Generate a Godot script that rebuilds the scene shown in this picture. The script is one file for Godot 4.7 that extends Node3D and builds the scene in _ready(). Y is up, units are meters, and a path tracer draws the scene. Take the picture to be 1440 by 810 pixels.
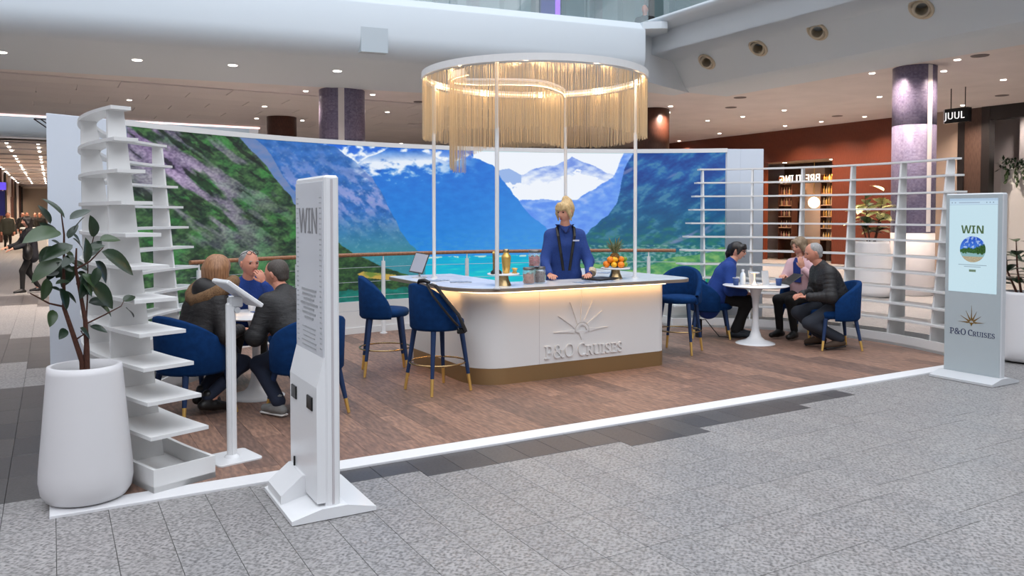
extends Node3D

# World frame: x runs along the stand's front edge, depth t runs away from it (z = -t), y is up.
var M := {}
var used := {}
var rng := RandomNumberGenerator.new()

func _ready() -> void:
	rng.seed = 7
	setup_camera_and_light()
	make_materials()
	build_floor()
	build_platform()
	build_mall()
	build_concourse()
	build_upper_level()
	build_screen_wall()
	build_shelf_unit(true)
	build_shelf_unit(false)
	build_counter()
	build_chandelier()
	build_railing()
	build_totems()
	build_tables_and_seats()
	build_counter_items()
	build_table_items()
	build_planters()
	build_small_things()
	build_people()

func setup_camera_and_light() -> void:
	var cam := Camera3D.new()
	cam.name = "camera"
	add_child(cam)
	var near := 0.1
	cam.set_frustum(810.0 / 1120.0 * near, Vector2(0, -70.7 / 1120.0 * near), near, 200.0)
	cam.position = Vector3(0.035, 1.62, 4.86)
	cam.rotation_degrees = Vector3(-1.65, -30.0, 0)
	cam.current = true
	var sky_m := ProceduralSkyMaterial.new()
	sky_m.sky_top_color = Color(0.95, 0.968, 1.0)
	sky_m.sky_horizon_color = Color(0.955, 0.972, 1.0)
	sky_m.ground_bottom_color = Color(0.5, 0.52, 0.55)
	sky_m.ground_horizon_color = Color(0.7, 0.74, 0.8)
	sky_m.sun_angle_max = 0.0
	var sky := Sky.new()
	sky.sky_material = sky_m
	var env := Environment.new()
	env.background_mode = Environment.BG_SKY
	env.sky = sky
	env.background_energy_multiplier = 2.75
	env.tonemap_mode = Environment.TONE_MAPPER_LINEAR
	env.tonemap_exposure = 1.0
	env.sdfgi_enabled = true
	env.ssao_enabled = true
	env.ssil_enabled = true
	var we := WorldEnvironment.new()
	we.name = "environment"
	we.environment = env
	add_child(we)

# ------------------------------------------------------------------ helpers
func P(s: float, y: float, t: float) -> Vector3:
	return Vector3(s, y, -t)

func V2(a: float, b: float) -> Vector2:
	return Vector2(a, b)

func face(ds: float, dt: float) -> float:
	return atan2(ds, -dt)

func numbered(n: String) -> String:
	if not used.has(n):
		used[n] = 0
		return n
	used[n] += 1
	return "%s_%03d" % [n, used[n]]

func tag(o: Node, label: String, category: String, group: String = "") -> Node:
	o.set_meta("label", label)
	o.set_meta("category", category)
	if group != "":
		o.set_meta("group", group)
	return o

func thing(called: String, label: String, category: String, at: Vector3 = Vector3.ZERO, turn: float = 0.0, group: String = "") -> Node3D:
	var o := Node3D.new()
	o.name = numbered(called)
	add_child(o)
	o.position = at
	o.rotation.y = turn
	tag(o, label, category, group)
	return o

func copy_of(src: Node3D, label: String, at: Vector3, turn: float = 0.0, group: String = "") -> Node3D:
	var o: Node3D = src.duplicate()
	var base := String(src.name)
	var rx := RegEx.create_from_string("_\\d{3}$")
	base = rx.sub(base, "")
	o.name = numbered(base)
	add_child(o)
	o.position = at
	o.rotation.y = turn
	o.set_meta("label", label)
	if group != "":
		o.set_meta("group", group)
	return o

func new_st() -> SurfaceTool:
	var st := SurfaceTool.new()
	st.begin(Mesh.PRIMITIVE_TRIANGLES)
	st.set_smooth_group(-1)
	return st

func commit(st: SurfaceTool) -> ArrayMesh:
	st.generate_normals()
	return st.commit()

func node_of(called: String, mesh: Mesh, m: Material, parent: Node = null) -> MeshInstance3D:
	var o := MeshInstance3D.new()
	o.mesh = mesh
	o.material_override = m
	if parent == null:
		o.name = numbered(called)
		add_child(o)
	else:
		o.name = called
		parent.add_child(o, true)
	return o

func obj(called: String, st: SurfaceTool, m: Material, parent: Node = null) -> MeshInstance3D:
	return node_of(called, commit(st), m, parent)

func struct(called: String, st: SurfaceTool, m: Material) -> MeshInstance3D:
	var o := obj(called, st, m)
	o.set_meta("kind", "structure")
	return o

func tri(st: SurfaceTool, a: Vector3, b: Vector3, c: Vector3) -> void:
	st.add_vertex(a); st.add_vertex(b); st.add_vertex(c)

func quad(st: SurfaceTool, a: Vector3, b: Vector3, c: Vector3, d: Vector3) -> void:
	tri(st, a, b, c)
	tri(st, a, c, d)

# box with an optional chamfer
func bx(st: SurfaceTool, c: Vector3, size: Vector3, bev: float = 0.0, b: Basis = Basis.IDENTITY) -> void:
	st.set_smooth_group(-1)
	var h := size * 0.5
	var e := minf(bev, minf(h.x, minf(h.y, h.z)) * 0.9)
	var ax := [Vector3.RIGHT, Vector3.UP, Vector3.BACK]
	# f(face axis, sign, u sign, v sign)
	var pt := func(k: int, sg: float, su: float, sv: float) -> Vector3:
		var u := (k + 1) % 3
		var v := (k + 2) % 3
		var p: Vector3 = ax[k] * (sg * h[k]) + ax[u] * (su * (h[u] - e)) + ax[v] * (sv * (h[v] - e))
		return c + b * p
	for k in 3:
		for sg in [-1.0, 1.0]:
			var a: Vector3 = pt.call(k, sg, -1.0, -1.0)
			var bb: Vector3 = pt.call(k, sg, 1.0, -1.0)
			var cc: Vector3 = pt.call(k, sg, 1.0, 1.0)
			var d: Vector3 = pt.call(k, sg, -1.0, 1.0)
			if sg > 0: quad(st, a, d, cc, bb)
			else: quad(st, a, bb, cc, d)
	if e <= 0.0: return
	for k in 3: # edges along axis k, between faces u and v
		var u := (k + 1) % 3
		var v := (k + 2) % 3
		for su in [-1.0, 1.0]:
			for sv in [-1.0, 1.0]:
				# on face u: its (u+1)=v, (u+2)=k
				var a: Vector3 = pt.call(u, su, sv, -1.0)
				var a2: Vector3 = pt.call(u, su, sv, 1.0)
				# on face v: its (v+1)=k, (v+2)=u
				var d: Vector3 = pt.call(v, sv, -1.0, su)
				var d2: Vector3 = pt.call(v, sv, 1.0, su)
				if su * sv > 0: quad(st, a, a2, d2, d)
				else: quad(st, a, d, d2, a2)
	for sx in [-1.0, 1.0]:
		for sy in [-1.0, 1.0]:
			for sz in [-1.0, 1.0]:
				var a: Vector3 = pt.call(0, sx, sy, sz)
				var d: Vector3 = pt.call(1, sy, sz, sx)
				var f: Vector3 = pt.call(2, sz, sx, sy)
				if sx * sy * sz > 0: tri(st, a, f, d)
				else: tri(st, a, d, f)

# plan polygon (x, t) extruded between two heights
func slab(st: SurfaceTool, poly: PackedVector2Array, y0: float, y1: float, bev: float = 0.0, smooth: bool = false) -> void:
	if not Geometry2D.is_polygon_clockwise(poly):
		poly = poly.duplicate()
		poly.reverse()
	var top := poly
	if bev > 0.0:
		var ins := Geometry2D.offset_polygon(poly, -bev, Geometry2D.JOIN_MITER)
		if ins.size() == 1 and ins[0].size() == poly.size():
			# match the vertices by nearest
			top = PackedVector2Array()
			for p in poly:
				var best: Vector2 = ins[0][0]
				for q in ins[0]:
					if q.distance_squared_to(p) < best.distance_squared_to(p): best = q
				top.append(best)
		else:
			bev = 0.0
	var idx := Geometry2D.triangulate_polygon(top)
	st.set_smooth_group(-1)
	for k in range(0, idx.size(), 3):
		var a := top[idx[k]]
		var b := top[idx[k + 1]]
		var c := top[idx[k + 2]]
		if (b - a).cross(c - a) > 0:
			var q := b
			b = c
			c = q
		tri(st, P(a.x, y1, a.y), P(b.x, y1, b.y), P(c.x, y1, c.y))
	idx = Geometry2D.triangulate_polygon(poly)
	for k in range(0, idx.size(), 3):
		var a := poly[idx[k]]
		var b := poly[idx[k + 1]]
		var c := poly[idx[k + 2]]
		if (b - a).cross(c - a) < 0:
			var q := b
			b = c
			c = q
		tri(st, P(a.x, y0, a.y), P(b.x, y0, b.y), P(c.x, y0, c.y))
	var n := poly.size()
	if smooth: st.set_smooth_group(2)
	for k in n:
		var a := poly[k]
		var b := poly[(k + 1) % n]
		quad(st, P(a.x, y0, a.y), P(a.x, y1 - bev, a.y), P(b.x, y1 - bev, b.y), P(b.x, y0, b.y))
		if bev > 0.0:
			var c := top[k]
			var d := top[(k + 1) % n]
			quad(st, P(a.x, y1 - bev, a.y), P(c.x, y1, c.y), P(d.x, y1, d.y), P(b.x, y1 - bev, b.y))

func poly_of(a: Array) -> PackedVector2Array:
	var p := PackedVector2Array()
	for k in range(0, a.size(), 2):
		p.append(Vector2(a[k], a[k + 1]))
	return p

func rect(s0: float, s1: float, t0: float, t1: float) -> PackedVector2Array:
	return poly_of([s0, t0, s1, t0, s1, t1, s0, t1])

# round the corners of a polygon
func fillet(p: PackedVector2Array, radii: Array, n: int = 8) -> PackedVector2Array:
	var out := PackedVector2Array()
	var c := p.size()
	for k in c:
		var r: float = radii[k]
		if r <= 0.0:
			out.append(p[k])
			continue
		var a := (p[(k + c - 1) % c] - p[k]).normalized()
		var b := (p[(k + 1) % c] - p[k]).normalized()
		var half := a.angle_to(b) * 0.5
		var d := r / tan(absf(half))
		var o := p[k] + (a + b).normalized() * (r / sin(absf(half)))
		var p0 := p[k] + a * d - o
		var p1 := p[k] + b * d - o
		var sweep := p0.angle_to(p1)
		for j in n + 1:
			out.append(o + p0.rotated(sweep * j / n))
	return out

func ring_frame(dir: Vector3) -> Array:
	var up := Vector3.UP if absf(dir.y) < 0.9 else Vector3.RIGHT
	var x := up.cross(dir).normalized()
	return [x, dir.cross(x).normalized()]

# tube through points with a radius at each
func tube(st: SurfaceTool, pts: Array, rad, n: int = 8, cap: bool = true, closed: bool = false) -> void:
	st.set_smooth_group(1)
	var c := pts.size()
	var loops := []
	var x := Vector3.ZERO
	for k in c:
		var a: Vector3 = pts[(k - 1 + c) % c] if (k > 0 or closed) else pts[0]
		var b: Vector3 = pts[(k + 1) % c] if (k < c - 1 or closed) else pts[c - 1]
		var dir := (b - a).normalized()
		if x == Vector3.ZERO:
			x = ring_frame(dir)[0]
		x = (x - dir * x.dot(dir)).normalized()
		var y := dir.cross(x)
		var r: float = rad[k] if rad is Array else rad
		var ring := []
		for j in n:
			var f := TAU * j / n
			ring.append(pts[k] + (x * cos(f) + y * sin(f)) * r)
		loops.append(ring)
	var m := c if closed else c - 1
	for k in m:
		var r0: Array = loops[k]
		var r1: Array = loops[(k + 1) % c]
		for j in n:
			var j2 := (j + 1) % n
			quad(st, r0[j], r0[j2], r1[j2], r1[j])
	if cap and not closed:
		st.set_smooth_group(-1)
		for j in n:
			var j2 := (j + 1) % n
			tri(st, pts[0], loops[0][j2], loops[0][j])
			tri(st, pts[c - 1], loops[c - 1][j], loops[c - 1][j2])

# profile of (radius, height) turned about the vertical through o
func lathe(st: SurfaceTool, prof: Array, n: int = 24, o: Vector3 = Vector3.ZERO, b: Basis = Basis.IDENTITY, smooth: bool = true) -> void:
	st.set_smooth_group(1 if smooth else -1)
	for k in prof.size() - 1:
		var p: Vector2 = prof[k]
		var q: Vector2 = prof[k + 1]
		for j in n:
			var f := TAU * j / n
			var g := TAU * (j + 1) / n
			var a := o + b * Vector3(p.x * cos(f), p.y, p.x * sin(f))
			var c := o + b * Vector3(q.x * cos(f), q.y, q.x * sin(f))
			var d := o + b * Vector3(q.x * cos(g), q.y, q.x * sin(g))
			var e := o + b * Vector3(p.x * cos(g), p.y, p.x * sin(g))
			if p.x > 0.00001: tri(st, a, d, e) if q.x < 0.00001 else quad(st, a, c, d, e)
			else: tri(st, a, c, d)

# flat outline (x, y) extruded along z of the transform
func prism(st: SurfaceTool, poly: PackedVector2Array, depth: float, xf: Transform3D) -> void:
	st.set_smooth_group(-1)
	if not Geometry2D.is_polygon_clockwise(poly):
		poly = poly.duplicate()
		poly.reverse()
	var idx := Geometry2D.triangulate_polygon(poly)
	for k in range(0, idx.size(), 3):
		var a := poly[idx[k]]
		var b := poly[idx[k + 1]]
		var c := poly[idx[k + 2]]
		if (b - a).cross(c - a) > 0:
			var q := b
			b = c
			c = q
		tri(st, xf * Vector3(a.x, a.y, depth), xf * Vector3(b.x, b.y, depth), xf * Vector3(c.x, c.y, depth))
		tri(st, xf * Vector3(a.x, a.y, 0), xf * Vector3(c.x, c.y, 0), xf * Vector3(b.x, b.y, 0))
	for k in poly.size():
		var a := poly[k]
		var b := poly[(k + 1) % poly.size()]
		quad(st, xf * Vector3(a.x, a.y, 0), xf * Vector3(a.x, a.y, depth), xf * Vector3(b.x, b.y, depth), xf * Vector3(b.x, b.y, 0))

func ball(st: SurfaceTool, c: Vector3, r: Vector3, n: int = 10, b: Basis = Basis.IDENTITY) -> void:
	st.set_smooth_group(1)
	var rows := n / 2 + 1
	for k in rows:
		for j in n:
			var q := []
			for e in [[k, j], [k + 1, j], [k + 1, j + 1], [k, j + 1]]:
				var th = PI * e[0] / rows
				var ph: float = TAU * e[1] / n
				q.append(c + b * Vector3(r.x * sin(th) * cos(ph), r.y * cos(th), r.z * sin(th) * sin(ph)))
			if k == 0: tri(st, q[0], q[1], q[2])
			elif k == rows - 1: tri(st, q[0], q[1], q[3])
			else: quad(st, q[0], q[1], q[2], q[3])

func mix_mesh(st: SurfaceTool, mesh: Mesh, xf: Transform3D) -> void:
	st.append_from(mesh, 0, xf)

# ------------------------------------------------------------------ materials
func sm(c: Color, rough: float = 0.6, metal: float = 0.0) -> StandardMaterial3D:
	var m := StandardMaterial3D.new()
	m.albedo_color = c
	m.roughness = rough
	m.metallic = metal
	m.cull_mode = BaseMaterial3D.CULL_DISABLED
	return m

func glow(c: Color, e: float) -> StandardMaterial3D:
	var m := sm(Color(c.r * 0.8, c.g * 0.8, c.b * 0.8), 0.5)
	m.emission_enabled = true
	m.emission = c
	m.emission_energy_multiplier = e
	return m

func ntex(freq: float, cols: Array, seed_: int, size: int = 512, kind: int = FastNoiseLite.TYPE_SIMPLEX_SMOOTH, oct: int = 4, as_normal: bool = false) -> NoiseTexture2D:
	var f := FastNoiseLite.new()
	f.noise_type = kind
	f.frequency = freq
	f.seed = seed_
	f.fractal_octaves = oct
	var t := NoiseTexture2D.new()
	t.width = size
	t.height = size
	t.seamless = true
	t.noise = f
	if as_normal:
		t.as_normal_map = true
		t.bump_strength = 4.0
	else:
		var g := Gradient.new()
		g.offsets = PackedFloat32Array()
		g.colors = PackedColorArray()
		var offs := PackedFloat32Array()
		var cc := PackedColorArray()
		for k in cols.size():
			offs.append(float(k) / (cols.size() - 1))
			cc.append(cols[k])
		g.offsets = offs
		g.colors = cc
		t.color_ramp = g
	return t

func textured(base: StandardMaterial3D, tex: Texture2D, scale: Vector3, offset: Vector3 = Vector3.ZERO) -> StandardMaterial3D:
	base.albedo_texture = tex
	base.uv1_triplanar = true
	base.uv1_world_triplanar = true
	base.uv1_scale = scale
	base.uv1_offset = offset
	return base

func grey(v: float) -> Color:
	return Color(v, v, v)

func make_materials() -> void:
	var speck := ntex(0.09, [grey(0.5), grey(0.68), grey(0.88), grey(0.98), grey(1.0)], 3, 512, FastNoiseLite.TYPE_VALUE_CUBIC, 3)
	var tones := [[0.625, 0.615, 0.61], [0.61, 0.602, 0.60], [0.635, 0.625, 0.62], [0.62, 0.608, 0.603]]
	for k in 4:
		M["tile_light%d" % k] = textured(sm(Color(tones[k][0], tones[k][1], tones[k][2]), 0.42), speck, Vector3(1.9, 1.9, 1.9), Vector3(k * 0.37, 0, k * 0.61))
	var speck2 := ntex(0.11, [grey(0.75), grey(0.9), grey(1.0)], 9, 512, FastNoiseLite.TYPE_VALUE_CUBIC, 3)
	var dts := [[0.315, 0.305, 0.31], [0.345, 0.335, 0.335], [0.29, 0.285, 0.295]]
	for k in 3:
		M["tile_dark%d" % k] = textured(sm(Color(dts[k][0], dts[k][1], dts[k][2]), 0.38), speck2, Vector3(1.7, 1.7, 1.7), Vector3(k * 0.3, 0, k * 0.2))
	M.grout = sm(Color(0.46, 0.455, 0.45), 0.9)
	var wood := ntex(0.013, [Color(0.58, 0.52, 0.49), Color(0.70, 0.62, 0.575), Color(0.81, 0.71, 0.65), Color(0.92, 0.82, 0.75)], 21, 1024, FastNoiseLite.TYPE_SIMPLEX_SMOOTH, 6)
	var wt := [[0.675, 0.60, 0.56], [0.62, 0.555, 0.525], [0.72, 0.64, 0.595], [0.575, 0.52, 0.50], [0.695, 0.615, 0.575], [0.645, 0.57, 0.535]]
	for k in 6:
		M["plank%d" % k] = textured(sm(Color(wt[k][0], wt[k][1], wt[k][2]), 0.52), wood, Vector3(1.9, 1.0, 0.42), Vector3(k * 0.27, 0, k * 0.43))
	M.white = sm(Color(0.86, 0.86, 0.855), 0.45)
	M.white_gloss = sm(Color(0.88, 0.885, 0.89), 0.22)
	M.trim_white = sm(Color(0.85, 0.85, 0.855), 0.5)
	M.plaster = sm(Color(0.79, 0.825, 0.85), 0.85)
	M.panel_blue = sm(Color(0.80, 0.83, 0.87), 0.6)
	M.ceiling = textured(sm(Color(0.86, 0.83, 0.82), 0.8), ntex(0.01, [grey(0.95), grey(1.0)], 5, 256), Vector3(0.3, 0.3, 0.3))
	M.ceiling_panel = sm(Color(0.78, 0.755, 0.75), 0.7)
	M.ceiling_panel2 = sm(Color(0.80, 0.775, 0.765), 0.7)
	M.column = textured(sm(Color(0.59, 0.565, 0.63), 0.4, 0.2), ntex(0.05, [Color(0.60, 0.57, 0.66), Color(0.82, 0.8, 0.88), Color(1, 1, 1)], 11, 512, FastNoiseLite.TYPE_VALUE, 3), Vector3(1.3, 1.3, 1.3))
	M.column_pale = sm(Color(0.88, 0.85, 0.84), 0.4)
	M.column_wood = textured(sm(Color(0.36, 0.21, 0.15), 0.4), ntex(0.02, [Color(0.5, 0.45, 0.42), Color(1, 1, 1)], 13, 512), Vector3(5, 0.6, 5))
	M.orange = textured(sm(Color(0.43, 0.215, 0.14), 0.4), ntex(0.02, [Color(0.86, 0.82, 0.8), Color(1, 1, 1)], 14, 512), Vector3(2.5, 0.5, 2.5))
	M.brown_wood = textured(sm(Color(0.34, 0.26, 0.22), 0.5), ntex(0.02, [Color(0.65, 0.6, 0.58), Color(1, 1, 1)], 15, 512), Vector3(6, 0.4, 6))
	M.dark_frame = sm(Color(0.10, 0.085, 0.085), 0.4)
	M.beige = sm(Color(0.62, 0.545, 0.49), 0.6)
	M.tan_wall = sm(Color(0.66, 0.55, 0.46), 0.7)
	M.pale_wall = sm(Color(0.74, 0.72, 0.73), 0.6)
	M.velvet = textured(sm(Color(0.075, 0.22, 0.415), 0.9), ntex(0.02, [grey(0.8), grey(1.0)], 71, 256), Vector3(3, 3, 3))
	M.velvet.metallic_specular = 0.2
	M.velvet.rim_enabled = true
	M.velvet.rim = 0.2
	M.velvet.rim_tint = 0.7
	M.velvet_leg = sm(Color(0.075, 0.18, 0.335), 0.8)
	M.gold = sm(Color(0.90, 0.74, 0.42), 0.3, 0.7)
	M.brass_ring = sm(Color(0.72, 0.62, 0.45), 0.25, 1.0)
	M.plinth = sm(Color(0.60, 0.49, 0.34), 0.42, 0.6)
	M.worktop = textured(sm(Color(0.86, 0.86, 0.865), 0.2), ntex(0.006, [grey(0.93), grey(1.0), grey(1.0)], 31, 512), Vector3(0.8, 0.8, 0.8))
	M.worktop_edge = sm(Color(0.56, 0.50, 0.44), 0.4, 0.3)
	M.led_warm = glow(Color(1.0, 0.84, 0.64), 5.0)
	M.led_white = glow(Color(1.0, 0.93, 0.88), 12.0)
	M.downlight = glow(Color(1.0, 0.95, 0.9), 9.0)
	M.fringe = sm(Color(0.86, 0.77, 0.62), 0.35, 0.3)
	M.handrail = textured(sm(Color(0.70, 0.50, 0.37), 0.4), ntex(0.03, [Color(0.7, 0.65, 0.6), Color(1, 1, 1)], 17, 256), Vector3(3, 3, 3))
	M.steel = sm(Color(0.75, 0.76, 0.78), 0.3, 1.0)
	M.black = sm(Color(0.03, 0.03, 0.035), 0.5)
	M.black_gloss = sm(Color(0.02, 0.02, 0.025), 0.12)
	M.totem_grey = sm(Color(0.66, 0.70, 0.715), 0.25)
	M.totem_side = sm(Color(0.76, 0.77, 0.78), 0.35)
	M.navy = sm(Color(0.08, 0.12, 0.30), 0.6)
	M.green_text = sm(Color(0.42, 0.50, 0.36), 0.7)
	M.leaf = textured(sm(Color(0.145, 0.23, 0.14), 0.3), ntex(0.02, [Color(0.7, 0.75, 0.7), Color(1, 1, 1)], 19, 256), Vector3(6, 6, 6))
	M.leaf_dark = sm(Color(0.10, 0.18, 0.12), 0.3)
	M.leaf_olive = sm(Color(0.20, 0.28, 0.16), 0.35)
	M.leaf_varieg = textured(sm(Color(0.98, 0.97, 0.9), 0.4), ntex(0.012, [Color(0.42, 0.50, 0.28), Color(0.72, 0.73, 0.48), Color(1.0, 0.97, 0.78), Color(1.0, 0.98, 0.85)], 23, 256), Vector3(7, 7, 7))
	M.bark = textured(sm(Color(0.36, 0.21, 0.15), 0.8), ntex(0.05, [Color(0.6, 0.55, 0.5), Color(1, 1, 1)], 25, 256), Vector3(12, 3, 12))
	M.soil = sm(Color(0.10, 0.08, 0.065), 0.95)
	M.pot = sm(Color(0.83, 0.825, 0.83), 0.38)
	var glass := sm(Color(0.85, 0.93, 0.95, 0.12), 0.02)
	glass.transparency = BaseMaterial3D.TRANSPARENCY_ALPHA
	M.glass = glass
	var jar := sm(Color(0.92, 0.95, 0.96, 0.18), 0.03)
	jar.transparency = BaseMaterial3D.TRANSPARENCY_ALPHA
	M.jar_glass = jar

func spot(parent: Node, at: Vector3, e: float, angle: float, c: Color, size: float = 0.06) -> void:
	var l := SpotLight3D.new()
	l.name = "lamp"
	parent.add_child(l, true)
	l.position = at
	l.rotation_degrees = Vector3(-90, 0, 0)
	l.light_energy = e
	l.light_color = c
	l.spot_angle = angle
	l.spot_range = 30.0
	l.spot_attenuation = 2.0
	l.light_size = size
	l.shadow_enabled = true

func omni(parent: Node, at: Vector3, e: float, c: Color, size: float = 0.05) -> void:
	var l := OmniLight3D.new()
	l.name = "lamp"
	parent.add_child(l, true)
	l.position = at
	l.light_energy = e
	l.light_color = c
	l.omni_range = 30.0
	l.omni_attenuation = 2.0
	l.light_size = size
	l.shadow_enabled = true

# ------------------------------------------------------------------ floor and platform
func dark_edge(s: float) -> float:
	# where the dark paving begins, going back from the front
	if s < 0.0: return 0.46 + floorf(s * 0.7) * 0.0625
	if s < 1.3: return 0.2
	if s < 2.1: return -0.24
	if s < 3.5: return -0.36
	if s < 4.2: return -0.485
	if s < 5.6: return -0.36
	if s < 6.3: return -0.235
	return 99.0

func is_dark(s: float, t: float) -> bool:
	if s > 0.0 and t < 0.4: return t > dark_edge(s)
	if s < 9.6 or t > 6.0:
		var w := s * 0.45 + 0.35 * sin(s * 1.1)
		if t < dark_edge(minf(s, -0.01)): return false
		if t < 3.75 - w: return s < 1.0
		if t < 5.0 - w: return false
		if t < 7.3 - w: return true
		if t < 11.4 - w: return false
		if t < 13.4 - w: return true
		return false
	return sin(s * 0.9 + t * 0.55) + sin(t * 0.31 - s * 0.2) > 0.95

func build_floor() -> void:
	var st := new_st()
	slab(st, rect(-8.5, 24.5, -22.5, 95.0), -0.35, -0.012)
	var fl := struct("floor", st, M.grout)
	var cells := []
	var pitch := 0.25
	for i in range(-24, 90):
		var s0 := i * pitch + 0.03
		var sc := s0 + pitch * 0.5
		var org := dark_edge(sc)
		if org > 90.0: org = 0.125 * ((i * 3) % 4)
		var k0 := int(floor((-4.2 - org) / 0.5))
		for k in range(k0, k0 + 90):
			var t0 := org + k * 0.5
			var tc := t0 + 0.25
			if sc > 0.1 and sc < 9.5 and t0 > 0.05 and t0 + 0.5 < 5.9: continue
			var ds := sc - 0.035
			var dt := tc + 4.86
			var x := ds * 0.866 - dt * 0.5
			var d := ds * 0.5 + dt * 0.866
			if d < 1.6 or absf(x) > d * 0.66 + 1.8: continue
			if sc > 24.0 or sc < -6.0: continue
			cells.append([d, sc, tc, i, k])
	cells.sort_custom(func(a, b): return a[0] < b[0])
	var bst := new_st()
	bx(bst, Vector3(0, -0.006, 0), Vector3(0.2475, 0.012, 0.4955), 0.0015)
	var tile := commit(bst)
	var fields := {}
	for n in cells.size():
		var c: Array = cells[n]
		var dark := is_dark(c[1], c[2])
		var h := absi(hash(Vector2i(c[3], c[4])))
		var key := ("tile_dark%d" % (h % 3)) if dark else ("tile_light%d" % (h % 4))
		if n < 300:
			var o := node_of("paving_tile", tile, M[key], fl)
			o.position = P(c[1], 0, c[2])
		else:
			key = key.trim_suffix(key.right(1)) + ("0" if h % 2 == 0 else "1")
			if not fields.has(key):
				fields[key] = new_st()
			mix_flat(fields[key], c[1], c[2])
	for key in fields:
		var o := obj("paving_tiles", fields[key], M[key], fl)
		o.set_meta("kind", "stuff")

func mix_flat(st: SurfaceTool, s: float, t: float) -> void:
	var a := 0.1237
	var b := 0.2487
	quad(st, P(s - a, 0, t - b), P(s - a, 0, t + b), P(s + a, 0, t + b), P(s + a, 0, t - b))
	for e in [[-a, -b, -a, b], [a, b, a, -b], [-a, b, a, b], [a, -b, -a, -b]]:
		quad(st, P(s + e[0], -0.012, t + e[1]), P(s + e[0], 0, t + e[1]), P(s + e[2], 0, t + e[3]), P(s + e[2], -0.012, t + e[3]))

const DECK := 0.016

func build_platform() -> void:
	var pf := thing("display_platform", "low brown wood-effect platform with a white border under the whole stand", "platform")
	var st := new_st()
	slab(st, rect(0.03, 9.57, 0.03, 5.95), 0.0, DECK - 0.006)
	obj("base", st, M.grout, pf)
	for e in [[0.0, 9.6, 0.0, 0.17], [0.0, 0.1, 0.17, 5.98], [9.5, 9.6, 0.17, 5.98]]:
		st = new_st()
		slab(st, rect(e[0], e[1], e[2], e[3]), 0.0, DECK, 0.003)
		obj("border_strip", st, M.trim_white, pf)
	var w := 0.196
	var len := 1.16
	var meshes := {}
	for i in 48:
		var s0 := 0.1 + i * w
		var off := -len * fposmod(i * 0.382, 1.0)
		for k in 7:
			var a := maxf(0.17, 0.17 + off + k * len)
			var b := minf(5.95, 0.17 + off + (k + 1) * len)
			if b - a < 0.02: continue
			var s1 := minf(s0 + w, 9.5)
			var key := "%d_%d" % [int(round((b - a) * 1000)), int(round((s1 - s0) * 1000))]
			if not meshes.has(key):
				var ps := new_st()
				bx(ps, Vector3(0, -0.003, 0), Vector3(s1 - s0 - 0.0012, 0.006, b - a - 0.0012), 0.0006)
				meshes[key] = commit(ps)
			var o := node_of("plank", meshes[key], M["plank%d" % (absi(hash(Vector2i(i * 7 + 3, k * 13))) % 6)], pf)
			o.position = P((s0 + s1) * 0.5, DECK, (a + b) * 0.5)

# ------------------------------------------------------------------ the mall round the stand
# profile of (outward, height) swept along a plan path; outward is to the right of the path
func sweep(st: SurfaceTool, path: PackedVector2Array, prof: PackedVector2Array, smooth: bool = true) -> void:
	st.set_smooth_group(1 if smooth else -1)
	var rows := []
	for k in path.size():
		var a := path[maxi(k - 1, 0)]
		var b := path[mini(k + 1, path.size() - 1)]
		var d := (b - a).normalized()
		var nrm := Vector2(d.y, -d.x)
		var row := []
		for q in prof:
			var w := path[k] + nrm * q.x
			row.append(P(w.x, q.y, w.y))
		rows.append(row)
	for k in path.size() - 1:
		for j in prof.size() - 1:
			quad(st, rows[k][j], rows[k][j + 1], rows[k + 1][j + 1], rows[k + 1][j])

const CEIL := 4.6

func fascia_t(s: float) -> float:
	return 10.25 - 0.156 * s

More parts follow.
